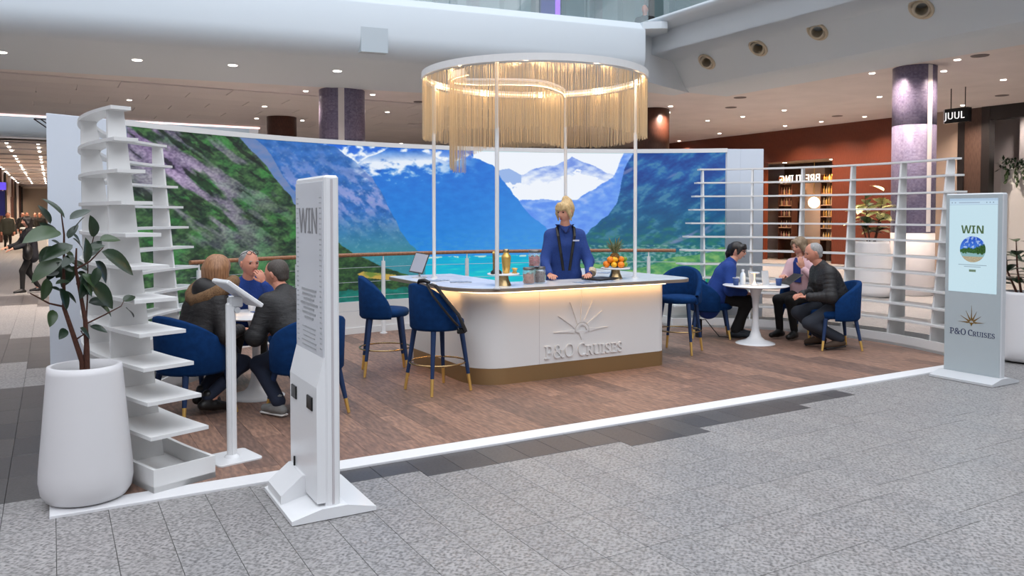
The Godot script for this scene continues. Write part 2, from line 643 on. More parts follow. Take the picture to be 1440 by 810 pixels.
func build_mall() -> void:
	var st := new_st()
	# ceiling of the lower level round the atrium
	slab(st, poly_of([-8.3, 12.5, 11.05, 9.45, 11.6, 9.7, 13.3, 9.9, 13.62, 9.9, 13.62, -22.3, 24.3, -22.3, 24.3, 32.3, 7.0, 32.3, 6.6, 25.0, 6.2, 23.2, 3.5, 22.9, -3.0, 23.0, -8.3, 23.0]), CEIL, 5.2)
	var ce := struct("ceiling", st, M.ceiling)
	# long panels on the back part of the ceiling
	var cache := {}
	for r in 9:
		var t0 := 14.9 + r * 0.9
		var s := -3.4 - fposmod(r * 0.83, 2.4)
		while s < 9.4:
			var lim := 14.6 - 0.239 * s
			if t0 > lim and t0 + 0.9 < 22.9:
				if not cache.has("p"):
					var ps := new_st()
					bx(ps, Vector3.ZERO, Vector3(2.385, 0.03, 0.885), 0.004)
					cache["p"] = commit(ps)
				var o := node_of("ceiling_panel", cache["p"], M.ceiling_panel if (r + int(s * 3)) % 2 == 0 else M.ceiling_panel2, ce)
				o.position = P(s + 1.2, CEIL - 0.015, t0 + 0.45)
			s += 2.4
	# balcony front above the back of the atrium
	st = new_st()
	var prof := PackedVector2Array([V2(-4.0, CEIL - 0.02), V2(-0.45, CEIL - 0.02)])
	for k in 9:
		var a := PI * 0.5 * k / 8
		prof.append(V2(-0.42 + 0.42 * sin(a), 5.0 - 0.42 * cos(a)))
	for q in [V2(0.0, 5.56), V2(-0.01, 5.585), V2(-0.03, 5.6), V2(-0.12, 5.73), V2(-0.4, 5.73), V2(-0.4, 5.2)]: prof.append(q)
	sweep(st, PackedVector2Array([V2(-8.3, fascia_t(-8.3)), V2(5.08, fascia_t(5.08)), V2(5.1, fascia_t(5.1)), V2(11.05, fascia_t(11.05))]), prof)
	# end face of that front
	for k in range(1, prof.size() - 1):
		var e := V2(11.05, fascia_t(11.05))
		var nrm := V2(-0.154, -0.988)
		var c := [e + nrm * prof[0].x, e + nrm * prof[k].x, e + nrm * prof[k + 1].x]
		st.set_smooth_group(-1)
		tri(st, P(c[0].x, 5.2, c[0].y), P(c[1].x, prof[k].y, c[1].y), P(c[2].x, prof[k + 1].y, c[2].y))
	struct("wall_back", st, M.plaster)
	st = new_st()
	slab(st, poly_of([5.06, fascia_t(5.06) - 0.006, 5.56, fascia_t(5.56) - 0.006, 5.56, fascia_t(5.56) + 0.4, 5.06, fascia_t(5.06) + 0.4]), 4.66, 5.12)
	struct("trim_1", st, sm(Color(0.70, 0.74, 0.765), 0.85))
	# recessed corner
	st = new_st()
	slab(st, poly_of([11.0, 8.75, 11.6, 9.05, 12.3, 9.35, 13.4, 9.75, 13.4, 10.3, 11.0, 10.0]), CEIL - 0.03, 5.6)
	slab(st, poly_of([11.0, fascia_t(11.0) + 0.02, 11.3, 8.3, 11.42, 8.25, 12.6, 9.6, 12.6, 10.2, 11.0, 10.0]), 5.58, 5.73)
	struct("wall_corner", st, M.plaster)
	# sloping bulkhead on the right of the atrium
	st = new_st()
	prof = PackedVector2Array([V2(1.4, CEIL - 0.02), V2(0.16, CEIL - 0.02), V2(0.07, 4.605), V2(-0.05, 4.65), V2(-0.84, 5.38), V2(-0.97, 5.47), V2(-1.12, 5.53), V2(-1.9, 5.73), V2(-2.0, 5.78), V2(-1.98, 5.85), V2(-1.6, 5.85), V2(-1.6, 5.2), V2(1.4, 5.2)])
	var run := PackedVector2Array([V2(13.3, -22.3), V2(13.3, 0.0), V2(13.3, 9.8)])
	sweep(st, run, prof.slice(0, 4))
	sweep(st, run, prof.slice(4))
	# the sloping face, with a round hole for each nozzle
	st.set_smooth_group(3)
	var slope := func(t: float, w: float) -> Vector3: return P(13.25 - 0.79 * w, 4.65 + 0.73 * w, t)
	quad(st, slope.call(-22.3, 0.0), slope.call(-22.3, 1.0), slope.call(2.4, 1.0), slope.call(2.4, 0.0))
	var len := Vector2(0.79, 0.73).length()
	for h in [[2.4, 4.4, 3.4, 5.1], [4.4, 6.25, 5.48, 5.13], [6.25, 7.75, 6.99, 5.09], [7.75, 9.8, 8.52, 5.06]]:
		var w0: float = (h[3] - 4.65) / 0.73
		var angles := []
		for k in 40: angles.append(-PI + TAU * k / 40)
		for c in [[h[0], 0.0], [h[0], 1.0], [h[1], 0.0], [h[1], 1.0]]: angles.append(atan2((c[1] - w0) * len, c[0] - h[2]))
		angles.sort()
		var rim := []
		var edge := []
		for a in angles:
			var d := Vector2(cos(a), sin(a))
			var k := 99.0
			if d.x > 0.0001: k = minf(k, (h[1] - h[2]) / d.x)
			if d.x < -0.0001: k = minf(k, (h[0] - h[2]) / d.x)
			if d.y > 0.0001: k = minf(k, (1.0 - w0) * len / d.y)
			if d.y < -0.0001: k = minf(k, -w0 * len / d.y)
			rim.append(slope.call(h[2] + d.x * 0.17, w0 + d.y * 0.17 / len))
			edge.append(slope.call(h[2] + d.x * k, w0 + d.y * k / len))
		for k in angles.size():
			var n2 := (k + 1) % angles.size()
			quad(st, rim[k], rim[n2], edge[n2], edge[k])
	struct("wall_right_bulkhead", st, M.plaster)
	st = new_st()
	prism(st, PackedVector2Array([V2(-0.02, CEIL - 0.02), V2(-0.84, 5.38), V2(-1.12, 5.53), V2(-2.0, 5.78), V2(-1.6, 5.85), V2(1.4, 5.2), V2(1.4, CEIL - 0.02)]), 0.02, Transform3D(Basis.IDENTITY, P(13.3, 0, 9.8)))
	struct("wall_bulkhead_end", st, M.plaster)
	for k in 4:
		var q: Array = [[8.52, 5.06], [6.99, 5.09], [5.48, 5.13], [3.4, 5.1]][k]
		var nz := thing("air_nozzle", ["round cream air nozzle nearest the balcony corner", "second round cream air nozzle from the balcony corner", "third round cream air nozzle from the balcony corner", "round cream air nozzle cut by the top edge of the picture"][k], "air vent", P(13.3 - 1.056 * (q[1] - 4.6), q[1], q[0]), 0, "air nozzles on the sloping bulkhead")
		var bb := Basis(Vector3(0, 0, 1), 0.76 + PI * 0.5) # axis out of the slope
		var ax := Vector3(-0.69, -0.72, 0).normalized()
		bb = Basis(Quaternion(Vector3.UP, ax))
		st = new_st()
		lathe(st, [V2(0.21, -0.02), V2(0.215, 0.025), V2(0.20, 0.04), V2(0.165, 0.035), V2(0.15, 0.0), V2(0.14, -0.03)], 28, Vector3.ZERO, bb)
		obj("ring", st, M.nozzle if M.has("nozzle") else nozzle_mat(), nz)
		st = new_st()
		var b2 := Basis(Quaternion(Vector3.UP, Vector3(-0.75, -0.42, 0.5).normalized()))
		lathe(st, [V2(0.15, -0.05), V2(0.152, 0.02), V2(0.145, 0.06), V2(0.125, 0.09), V2(0.105, 0.1), V2(0.1, 0.09)], 24, Vector3.ZERO, b2)
		obj("eyeball", st, M.nozzle, nz)
		st = new_st()
		lathe(st, [V2(0.1, 0.088), V2(0.092, 0.03), V2(0.09, -0.45), V2(0.0, -0.45)], 24, Vector3.ZERO, b2)
		obj("duct", st, M.nozzle, nz)
	# enclosure
	st = new_st()
	slab(st, rect(-8.6, -8.3, -22.6, 95.3), -0.3, 11.3)
	struct("wall_left", st, M.pale_wall)
	st = new_st()
	slab(st, rect(-8.6, 24.6, -22.6, -22.3), -0.3, 11.3)  # unseen wall, set far back so more fill light comes from behind the camera
	struct("wall_front", st, M.pale_wall)
	st = new_st()
	slab(st, rect(7.0, 24.6, 32.0, 32.3), -0.3, 11.3)
	struct("wall_far", st, M.tan_wall)
	st = new_st()
	slab(st, rect(24.3, 24.6, -22.6, 32.3), -0.3, 11.3)
	struct("wall_right", st, M.pale_wall)
	st = new_st()
	for e in [[-8.6, 24.6, -22.6, -21.0], [-8.6, -7.8, -21.0, 32.3], [13.0, 24.6, -21.0, 32.3], [-7.8, 13.0, 9.0, 23.0], [7.0, 13.0, 23.0, 32.3], [-7.8, 7.0, 30.0, 32.3]]:  # unseen roof, its opening lengthened behind the camera to add front fill
		slab(st, rect(e[0], e[1], e[2], e[3]), 11.0, 11.3)
	struct("ceiling_roof", st, M.plaster)
	build_facade()
	build_columns()
	build_downlights()

func nozzle_mat() -> Material:
	M.nozzle = sm(Color(0.74, 0.69, 0.60), 0.5)
	return M.nozzle

func build_facade() -> void:
	var s0 := 22.4
	var pieces := [
		["wall_right_orange", M.orange, [[9.3, 12.7, 0.0, 4.6], [15.6, 32.0, 0.0, 4.6], [12.7, 15.6, 3.5, 4.6]]],
		["wall_right_beige", M.beige, [[8.48, 9.3, 0.0, 4.6]]],
		["wall_right_wood", M.brown_wood, [[7.8, 8.3, 0.0, 4.6]]],
		["wall_right_plain", M.pale_wall, [[-22.3, 3.6, 0.0, 4.6]]],
	]
	for p in pieces:
		var st := new_st()
		for e in p[2]:
			slab(st, rect(s0, s0 + 0.2, e[0], e[1]), e[2], e[3])
		struct(p[0], st, p[1])
	# seams of the orange panels
	var st := new_st()
	slab(st, rect(s0 - 0.03, s0 + 0.2, 8.3, 8.48), 0.0, 4.6)
	slab(st, rect(s0 - 0.06, s0 + 0.2, 7.58, 7.8), 0.0, 4.6)
	slab(st, rect(s0 - 0.04, s0 + 0.2, 3.6, 7.58), 4.22, 4.6)
	struct("door_1", st, M.dark_frame)
	# lobby behind the dark frame: back wall and white planter wall
	st = new_st()
	slab(st, rect(23.9, 24.2, 3.6, 7.6), 0.0, 4.6)
	struct("wall_lobby", st, M.pale_wall)
	st = new_st()
	for k in 4:
		slab(st, rect(22.95, 23.15, 3.6 + k * 1.0, 4.59 + k * 1.0), 0.0, 2.9, 0.01)
	struct("wall_planter", st, M.white)
	for t in [4.4, 5.8, 7.2]:
		var ll := thing("lobby_downlight", "recessed lamp over the white planter wall", "light", P(23.5, CEIL, t), 0, "lamps over the planter wall")
		st = new_st()
		lathe(st, [V2(0.0, -0.012), V2(0.06, -0.012), V2(0.065, 0.0)], 14)
		obj("lens", st, M.downlight, ll)
		spot(ll, Vector3(0, -0.03, 0), 5.0, 66, Color(1, 0.93, 0.88))
	var hp := thing("hanging_plants", "trailing green plants spilling over a white planter wall", "plant", P(23.0, 2.9, 5.6))
	var r2 := RandomNumberGenerator.new()
	r2.seed = 31
	st = new_st()
	for k in 620:
		var t := r2.randf_range(-2.0, 2.0)
		var c := Vector3(r2.randf_range(-0.22, 0.05), r2.randf_range(-0.02, 0.22), -t)
		leaf_blade(st, c, Vector3(r2.randf_range(-1, 0.4), r2.randf_range(-0.4, 1), r2.randf_range(-1, 1)).normalized(), r2.randf_range(0.12, 0.2), 0.035)
	obj("foliage", st, M.leaf_dark, hp)
	for k in 16:
		st = new_st()
		var t := -1.9 + k * 0.245
		var len := r2.randf_range(0.25, 0.7)
		var n := int(len / 0.03)
		for j in n:
			var c := Vector3(-0.16 + r2.randf_range(-0.03, 0.03), 0.08 - j * 0.03, -t + r2.randf_range(-0.05, 0.05))
			leaf_blade(st, c, Vector3(r2.randf_range(-0.6, 0.2), -1, r2.randf_range(-0.6, 0.6)).normalized(), 0.13, 0.032)
		obj("trailing_stem", st, M.leaf_olive, hp)
	# drinks shop window in the orange wall
	st = new_st()
	slab(st, rect(23.9, 24.1, 12.4, 16.0), 0.0, 3.6)
	struct("wall_shop", st, M.brown_wood)
	st = new_st()
	slab(st, rect(23.6, 23.9, 13.95, 14.9), 0.0, 3.3)
	struct("wall_shop_pale", st, M.beige)
	st = new_st()
	slab(st, rect(22.6, 23.9, 12.4, 15.9), 3.5, 3.6)
	struct("ceiling_shop", st, M.beige)
	var bt := new_st()
	lathe(bt, [V2(0.0, 0.0), V2(0.032, 0.0), V2(0.034, 0.01), V2(0.034, 0.15), V2(0.012, 0.19), V2(0.012, 0.25), V2(0.0, 0.25)], 8)
	var bottle := commit(bt)
	var gold_b := sm(Color(0.80, 0.62, 0.32), 0.3, 0.3)
	var pink_b := sm(Color(0.55, 0.34, 0.28), 0.3)
	var pale_b := sm(Color(0.70, 0.60, 0.45), 0.3)
	for u in 2:
		var t0: float = [12.78, 15.0][u]
		var t1: float = [13.75, 15.6][u]
		var sh := thing("shop_shelf", ["shop shelf of gold bottles nearest the orange wall's near end", "shop shelf of dark bottles by the screen's far end"][u], "shelf", P(23.3, 0, (t0 + t1) * 0.5))
		var n := 6
		for k in n:
			st = new_st()
			bx(st, Vector3(0, 0.75 + k * 0.4, 0), Vector3(0.3, 0.03, t1 - t0), 0.004)
			obj("shelf_board", st, M.tan_wall, sh)
		for e in [-1.0, 1.0]:
			st = new_st()
			bx(st, Vector3(0, 1.5, e * (t1 - t0) * 0.5), Vector3(0.3, 3.0, 0.03), 0.004)
			obj("upright", st, M.column_wood, sh)
		var cnt := 9 if u == 0 else 5
		for k in n:
			for j in cnt:
				var b := node_of("bottle", bottle, [gold_b, gold_b, pale_b][(j + k) % 3] if u == 0 else [pink_b, pale_b][(j + k) % 2])
				b.position = P(23.24, 0.765 + k * 0.4, lerpf(t0 + 0.07, t1 - 0.07, float(j) / (cnt - 1)))
				tag(b, ["gold bottle on the lit shop shelf nearest the orange wall's near end", "dark bottle on the shop shelf by the screen's far end"][u], "bottle", ["gold bottles on the shop shelf", "dark bottles on the shop shelf"][u])
	# round lamp in the shop, backlit sign letters
	var lamp := thing("globe_lamp", "glowing round globe lamp inside the drinks shop", "lamp", P(23.3, 2.05, 14.15))
	st = new_st()
	ball(st, Vector3.ZERO, Vector3.ONE * 0.2, 20)
	obj("globe", st, glow(Color(1.0, 0.88, 0.7), 3.0), lamp)
	st = new_st()
	tube(st, [Vector3(0, 0.2, 0), Vector3(0, 1.45, 0)], 0.012, 6)
	obj("stem", st, M.gold, lamp)
	omni(lamp, Vector3.ZERO, 1.2, Color(1, 0.85, 0.65), 0.19)
	for t in [13.2, 15.2]:
		var sl := thing("shop_downlight", "recessed lamp in the drinks shop ceiling", "light", P(23.0, 3.5, t), 0, "lamps in the drinks shop")
		st = new_st()
		lathe(st, [V2(0.0, -0.012), V2(0.07, -0.012), V2(0.075, 0.0)], 16)
		obj("lens", st, M.downlight, sl)
		spot(sl, Vector3(0, -0.03, 0), 9.0, 60, Color(1, 0.75, 0.5))
	var sg := thing("shop_sign", "backlit white reversed lettering on the drinks shop window", "sign", P(22.38, 2.86, 14.0))
	var tm := text_mesh("BREITLING", 0.26, 0.02, "Droid Sans")
	var so := node_of("lettering", tm, glow(Color(1, 0.97, 0.92), 1.6), sg)
	so.rotation_degrees = Vector3(0, 90, 0)
	so.position = Vector3(-0.02, 0, 0)
	st = new_st()
	bx(st, Vector3(0.02, -0.14, 0), Vector3(0.03, 0.03, 2.4), 0.004)
	obj("rail", st, M.dark_frame, sg)
	# projecting sign
	var jl := thing("hanging_sign", "black hanging sign reading JUUL in white", "sign", P(18.5, 3.95, 6.17))
	st = new_st()
	bx(st, Vector3.ZERO, Vector3(0.16, 0.34, 0.56), 0.006)
	obj("panel", st, M.black_gloss, jl)
	st = new_st()
	bx(st, Vector3(-0.012, -0.005, -0.29), Vector3(0.15, 0.32, 0.03), 0.004)
	obj("edge", st, M.pale_wall, jl)
	for e in [-0.17, 0.17]:
		st = new_st()
		tube(st, [Vector3(0, 0.17, e), Vector3(0, CEIL - 3.95, e)], 0.012, 6)
		obj("rod", st, M.dark_frame, jl)
	var jt := node_of("lettering", text_mesh("JUUL", 0.16, 0.01, "Droid Sans"), glow(Color(1, 1, 1), 0.9), jl)
	jt.rotation_degrees = Vector3(0, -90, 0)
	jt.position = Vector3(-0.085, 0, -0.03)

func text_mesh(txt: String, height: float, depth: float, font: String, bold: bool = false) -> TextMesh:
	var f := SystemFont.new()
	f.font_names = PackedStringArray([font])
	if bold: f.font_weight = 700
	var t := TextMesh.new()
	t.text = txt
	t.font = f
	t.font_size = 64
	t.pixel_size = height / 46.0
	t.depth = depth
	t.curve_step = 1.0
	return t

func leaf_blade(st: SurfaceTool, at: Vector3, dir: Vector3, len: float, w: float) -> void:
	st.set_smooth_group(-1)
	var side := ring_frame(dir)[0] as Vector3
	var mid := at + dir * len * 0.5
	tri(st, at, mid + side * w, at + dir * len)
	tri(st, at, at + dir * len, mid - side * w)

func build_columns() -> void:
	var cols := [
		[15.2, 5.1, 0.41, "lilac shimmering column behind the right-hand shelves", true],
		[6.1, 13.8, 0.54, "lilac shimmering column behind the screen's left half", true],
		[6.1, 19.6, 0.44, "dark brown wood column left of the lilac one", false],
		[14.8, 12.8, 0.5, "dark brown wood column to the right of the chandelier", false],
	]
	for c in cols:
		var o := thing("column", c[3], "column", P(c[0], 0, c[1]), 0, "ceiling columns")
		var m: Material = M.column if c[4] else M.column_wood
		var r: float = c[2]
		var seams := [0.0, 1.26, 3.42, CEIL]
		for k in 3:
			var st := new_st()
			st.set_smooth_group(1)
			lathe(st, [V2(r - 0.01, seams[k] + 0.004), V2(r, seams[k] + 0.012), V2(r, seams[k + 1] - 0.012), V2(r - 0.01, seams[k + 1] - 0.004)], 40)
			obj("cladding", st, m if k > 0 or not c[4] else M.column_pale, o)
		var st2 := new_st()
		lathe(st2, [V2(r - 0.02, 0.0), V2(r - 0.02, CEIL)], 32)
		obj("core", st2, m, o)
		if c[4]:
			st2 = new_st()
			# pale upright strip set into the cladding, on the side towards the concourse
			var a0 := -1.95 if c[0] > 10 else -2.05
			for k in 6:
				var f := a0 + 0.26 * k / 6.0
				var g := a0 + 0.26 * (k + 1) / 6.0
				quad(st2, Vector3(cos(f) * (r + 0.004), 1.28, -sin(f) * (r + 0.004)), Vector3(cos(f) * (r + 0.004), CEIL - 0.01, -sin(f) * (r + 0.004)), Vector3(cos(g) * (r + 0.004), CEIL - 0.01, -sin(g) * (r + 0.004)), Vector3(cos(g) * (r + 0.004), 1.28, -sin(g) * (r + 0.004)))
			obj("pale_strip", st2, M.column_pale, o)

func build_downlights() -> void:
	var st := new_st()
	lathe(st, [V2(0.0, -0.01), V2(0.075, -0.01), V2(0.09, 0.0)], 16)
	var lens := commit(st)
	st = new_st()
	lathe(st, [V2(0.0, -0.012), V2(0.055, -0.012), V2(0.06, 0.0)], 14)
	var small := commit(st)
	var warm := Color(1.0, 0.915, 0.85)
	var rnd := [[-0.72, 12.45], [1.49, 12.01], [3.18, 11.65], [5.17, 11.24]]
	var places := ["left edge of the picture", "left-hand shelves", "forest part of the screen", "lilac column"]
	for k in 4:
		var o := thing("downlight", "round ceiling downlight in the smooth soffit above the " + places[k], "light", P(rnd[k][0], CEIL - 0.02, rnd[k][1]), 0, "round downlights in the soffit")
		node_of("lens", lens, M.downlight, o)
		spot(o, Vector3(0, -0.03, 0), 26.0, 66, warm)
	var down := [[1.8, 17.88], [5.37, 14.32], [6.15, 13.5], [6.97, 14.06], [8.42, 16.82], [5.09, 17.37], [5.5, 20.24], [6.18, 19.24], [6.86, 20.08], [9.44, 21.68], [12.69, 26.31], [12.9, 10.2], [14.8, 12.0], [15.62, 13.03], [14.28, 9.18], [14.16, 7.18], [14.02, 4.82], [14.39, 5.2], [15.03, 5.95], [15.15, 4.2], [16.1, 5.05], [13.89, 2.67], [18.26, 5.02], [21.55, 7.86], [18.18, 8.0], [21.46, 10.82], [18.16, 11.01], [18.25, 12.67], [18.06, 13.97], [21.4, 12.35], [21.37, 13.78], [21.25, 16.68], [22.0, 19.69]]
	for k in down.size():
		var q: Array = down[k]
		var near := "among the columns on the left" if q[0] < 12.0 and q[1] < 22 else ("around the lilac column on the right" if absf(q[0] - 15.1) < 1.2 and absf(q[1] - 5.1) < 1.0 else "between the bulkhead and the orange wall")
		var o := thing("ceiling_spot", "small bright ceiling spotlight " + near, "light", P(q[0], CEIL - (0.03 if q[0] < 9.4 and q[1] > 14.9 and q[1] < 22.9 else 0.0), q[1]), 0, "small ceiling spotlights " + near)
		node_of("lens", small, M.downlight, o)
		spot(o, Vector3(0, -0.03, 0), 10.0 if near.begins_with("around") else 17.0, 66, warm)
	# round loudspeaker grilles
	st = new_st()
	lathe(st, [V2(0.0, -0.012), V2(0.15, -0.012), V2(0.16, 0.0)], 20)
	var gr := commit(st)
	var gm := sm(Color(0.42, 0.39, 0.38), 0.8)
	var gs := [[15.12, 3.75, "above the hanging sign's near side"], [20.61, 6.32, "above the hanging sign's far side"], [15.22, 9.85, "near the bulkhead's lower corner"], [16.4, 11.33, "beyond the bulkhead's lower corner"], [20.59, 11.12, "above the orange wall"], [8.47, 14.63, "left of the chandelier"]]
	for g in gs:
		var o := node_of("ceiling_grille", gr, gm)
		o.position = P(g[0], CEIL, g[1])
		tag(o, "round grey ceiling grille " + g[2], "grille", "round ceiling grilles")

# ------------------------------------------------------------------ distant concourse on the left
func build_concourse() -> void:
	var st := new_st()
	sweep(st, PackedVector2Array([V2(-8.3, 29.5), V2(3.0, 29.5), V2(5.0, 29.0), V2(6.4, 27.8), V2(7.0, 26.5)]), PackedVector2Array([V2(-1.0, 4.42), V2(-0.3, 4.42), V2(-0.08, 4.5), V2(0.0, 4.7), V2(0.0, 5.6), V2(-0.1, 5.7), V2(-0.1, 11.0)]))
	struct("wall_concourse_end", st, M.plaster)
	st = new_st()
	slab(st, rect(-8.3, 7.0, 29.6, 95.0), 4.42, 4.8)
	var ce := struct("ceiling_concourse", st, M.ceiling)
	for k in 16:
		st = new_st()
		slab(st, rect(-6.0, 6.0, 31.0 + k * 3.6, 31.06 + k * 3.6), 4.36, 4.42)
		var o := obj("ceiling_fin", st, M.pale_wall, ce)
		o.name = "ceiling_fin"
	st = new_st()
	slab(st, rect(-8.3, 7.0, 95.0, 95.3), 0.0, 4.8)
	struct("wall_concourse_far", st, M.pale_wall)
	st = new_st()
	slab(st, rect(6.7, 7.0, 29.6, 95.0), 0.0, 4.42)
	struct("wall_concourse_right", st, M.tan_wall)
	# rows of oblong lamps
	st = new_st()
	bx(st, Vector3(0, -0.02, 0), Vector3(0.10, 0.04, 0.45), 0.01)
	var lm := commit(st)
	var n := 0
	for r in 18:
		for c in 5:
			var s := -2.5 + c * 1.05
			var t := 31.6 + r * 2.2 + floorf(r / 3.0) * 1.6
			var o := thing("concourse_light", "small oblong ceiling lamp in the distant concourse", "light", P(s, 4.42, t), 0, "oblong lamps of the distant concourse")
			node_of("diffuser", lm, M.downlight, o)
			if c % 2 == 0 and (r < 6 or r % 2 == 0): spot(o, Vector3(0, -0.06, 0), 8.0 if r < 6 else 26.0, 72, Color(1, 0.9, 0.8))
			n += 1
	# LED line along the near ceiling's edge
	st = new_st()
	slab(st, rect(-6.0, 6.2, 22.96, 23.02), CEIL - 0.06, CEIL - 0.015)
	var led := obj("cove_light", st, glow(Color(1.0, 0.82, 0.80), 2.2))
	tag(led, "thin pinkish light line along the ceiling edge on the left", "light")
	# shop fronts down the left side of the concourse
	for k in 10:
		var t := 40.0 + k * 5.5
		var s := -2.55
		var sf := thing("shopfront", ["distant shopfront nearest the left edge", "second distant shopfront on the left", "third distant shopfront on the left", "fourth distant shopfront on the left", "fifth distant shopfront on the left", "sixth distant shopfront on the left", "seventh distant shopfront on the left", "eighth distant shopfront on the left", "ninth distant shopfront on the left", "last shopfront at the far end of the concourse"][k], "shopfront", P(s, 0, t), 0, "shopfronts along the concourse")
		st = new_st()
		bx(st, Vector3(-0.2, 2.2, 0), Vector3(0.5, 4.4, 0.5), 0.02)
		obj("pier", st, [M.dark_frame, M.pale_wall, M.column_wood][k % 3], sf)
		st = new_st()
		bx(st, Vector3(-0.25, 3.7, -2.75), Vector3(0.3, 1.4, 5.0), 0.01)
		obj("fascia", st, [M.pale_wall, M.tan_wall][k % 2], sf)
		st = new_st()
		bx(st, Vector3(-0.3, 1.5, -2.75), Vector3(0.05, 3.0, 4.9), 0.0)
		obj("window_glow", st, glow([Color(1, 0.85, 0.68), Color(0.95, 0.8, 0.75), Color(1, 0.92, 0.85)][k % 3], 1.0), sf)
	var bn := thing("shop_banner", "blue and purple banner sign at the far left edge", "sign", P(-2.12, 2.15, 39.0))
	st = new_st()
	bx(st, Vector3(0, 0, 0), Vector3(0.55, 1.15, 0.08), 0.01)
	obj("panel", st, sm(Color(0.10, 0.14, 0.50), 0.5), bn)
	st = new_st()
	bx(st, Vector3(0, 0.8, 0), Vector3(0.65, 0.35, 0.1), 0.02)
	obj("light_header", st, glow(Color(0.45, 0.35, 1.0), 0.8), bn)
	var kk := thing("white_kiosk", "small white kiosk counter on the distant concourse", "kiosk", P(-0.62, 0, 36.0))
	st = new_st()
	bx(st, Vector3(0, 0.5, 0), Vector3(0.9, 1.0, 1.6), 0.03)
	obj("body", st, M.white, kk)
	st = new_st()
	bx(st, Vector3(0, 1.03, 0), Vector3(1.1, 0.06, 1.8), 0.01)
	obj("counter_top", st, M.trim_white, kk)
	for q in [[-0.05, 0], [2.75, 1]]:
		var pd := thing("lattice_pendant", ["dark triangular lattice pendant at the left panel's outer edge", "dark triangular lattice pendant just right of the left shelves' top"][q[1]], "pendant", P(q[0], 4.52, 23.3))
		st = new_st()
		for e in [[-0.35, 0.0, 0.35, 0.0], [-0.35, 0.0, 0.0, -0.26], [0.35, 0.0, 0.0, -0.26], [-0.17, 0.0, 0.0, -0.13], [0.17, 0.0, 0.0, -0.13], [0.0, 0.0, 0.0, -0.26]]:
			tube(st, [Vector3(e[0], e[1], 0), Vector3(e[2], e[3], 0)], 0.02, 5)
		obj("frame", st, M.dark_frame, pd)
		st = new_st()
		for e in [-0.3, 0.3]:
			tube(st, [Vector3(e, 0, 0), Vector3(e, 0.08, 0.4)], 0.006, 4)
		obj("wire", st, M.dark_frame, pd)

# ------------------------------------------------------------------ balcony level
func build_upper_level() -> void:
	var n := 0
	var st := new_st()
	for k in 9:
		var s := -2.0 + k * 1.48
		if s > 11: break
		var a := V2(s, fascia_t(s) + 0.25)
		var b := V2(minf(s + 1.46, 11.35), fascia_t(minf(s + 1.46, 11.35)) + 0.25)
		var g := new_st()
		slab(g, PackedVector2Array([a, b, b + V2(0, 0.02), a + V2(0, 0.02)]), 5.73, 6.85)
		var w := struct("window_%d" % (k + 1), g, M.glass)
		var bar := new_st()
		tube(bar, [P(a.x, 6.87, a.y), P(b.x, 6.87, b.y)], 0.022, 8)
		obj("cap_rail", bar, M.steel, w)
	for k in 12:
		var t := -6.0 + k * 1.2
		var g := new_st()
		slab(g, rect(11.42, 11.44, t, t + 1.18), 5.85, 6.95)
		var w := struct("window_%d" % (k + 21), g, M.glass)
		var bar := new_st()
		tube(bar, [P(11.43, 6.97, t), P(11.43, 6.97, t + 1.18)], 0.022, 8)
		obj("cap_rail", bar, M.steel, w)
	# shop glazing behind the balcony
	var teal := sm(Color(0.72, 0.82, 0.83), 0.4)
	var teal2 := sm(Color(0.72, 0.80, 0.80), 0.4)
	st = new_st()
	slab(st, rect(-8.3, 24.3, 17.0, 17.3), 5.2, 11.0)
	struct("wall_upper_back", st, teal)
	st = new_st()
	slab(st, rect(20.0, 20.3, -22.3, 17.0), 5.2, 11.0)
	struct("wall_upper_right", st, teal2)
	for k in 16:
		st = new_st()
		var s := 3.0 + k * 1.15
		slab(st, rect(s, s + [0.5, 0.22, 0.7, 0.3][k % 4], 16.7, 17.02), 5.2, 11.0)
		struct("trim_%d" % (k + 10), st, [teal2, M.white, sm(Color(0.5, 0.62, 0.64), 0.4), M.dark_frame][k % 4] if k % 4 != 3 else M.steel)
	var pr := thing("display_sign", "tall purple and blue lit sign behind the balcony glass", "sign", P(11.9, 5.2, 13.6), deg_to_rad(-32))
	st = new_st()
	bx(st, Vector3(0, 1.3, 0), Vector3(0.62, 2.6, 0.12), 0.01)
	obj("cabinet", st, M.navy, pr)
	st = new_st()
	bx(st, Vector3(-0.06, 1.3, 0.065), Vector3(0.4, 2.5, 0.02), 0.0)
	obj("screen", st, glow(Color(0.10, 0.08, 0.45), 0.9), pr)
	st = new_st()
	bx(st, Vector3(0.2, 1.3, 0.07), Vector3(0.13, 2.5, 0.02), 0.0)
	obj("light_strip", st, glow(Color(0.55, 0.32, 1.0), 1.5), pr)
	st = new_st()
	var pts := []
	for k in 24: pts.append(Vector3(-0.1 + 0.13 * cos(TAU * k / 24), 0.88 + 0.1 * sin(TAU * k / 24), 0.08))
	tube(st, pts, 0.018, 6, false, true)
	obj("yellow_ring", st, glow(Color(1.0, 0.75, 0.3), 1.2), pr)

# ------------------------------------------------------------------ curved video wall
const ARC_C := 4.4
const ARC_R := 6.5
const ARC_T := -0.95
const PHI0 := -0.6018
const PHI1 := 0.7352

func arc(phi: float, r: float) -> Vector2:
	return Vector2(ARC_C + r * sin(phi), ARC_T + r * cos(phi))

func arc_band(r0: float, r1: float, p0: float, p1: float, n: int = 48) -> PackedVector2Array:
	var out := PackedVector2Array()
	for k in n + 1: out.append(arc(lerpf(p0, p1, float(k) / n), r0))
	for k in n + 1: out.append(arc(lerpf(p1, p0, float(k) / n), r1))
	return out

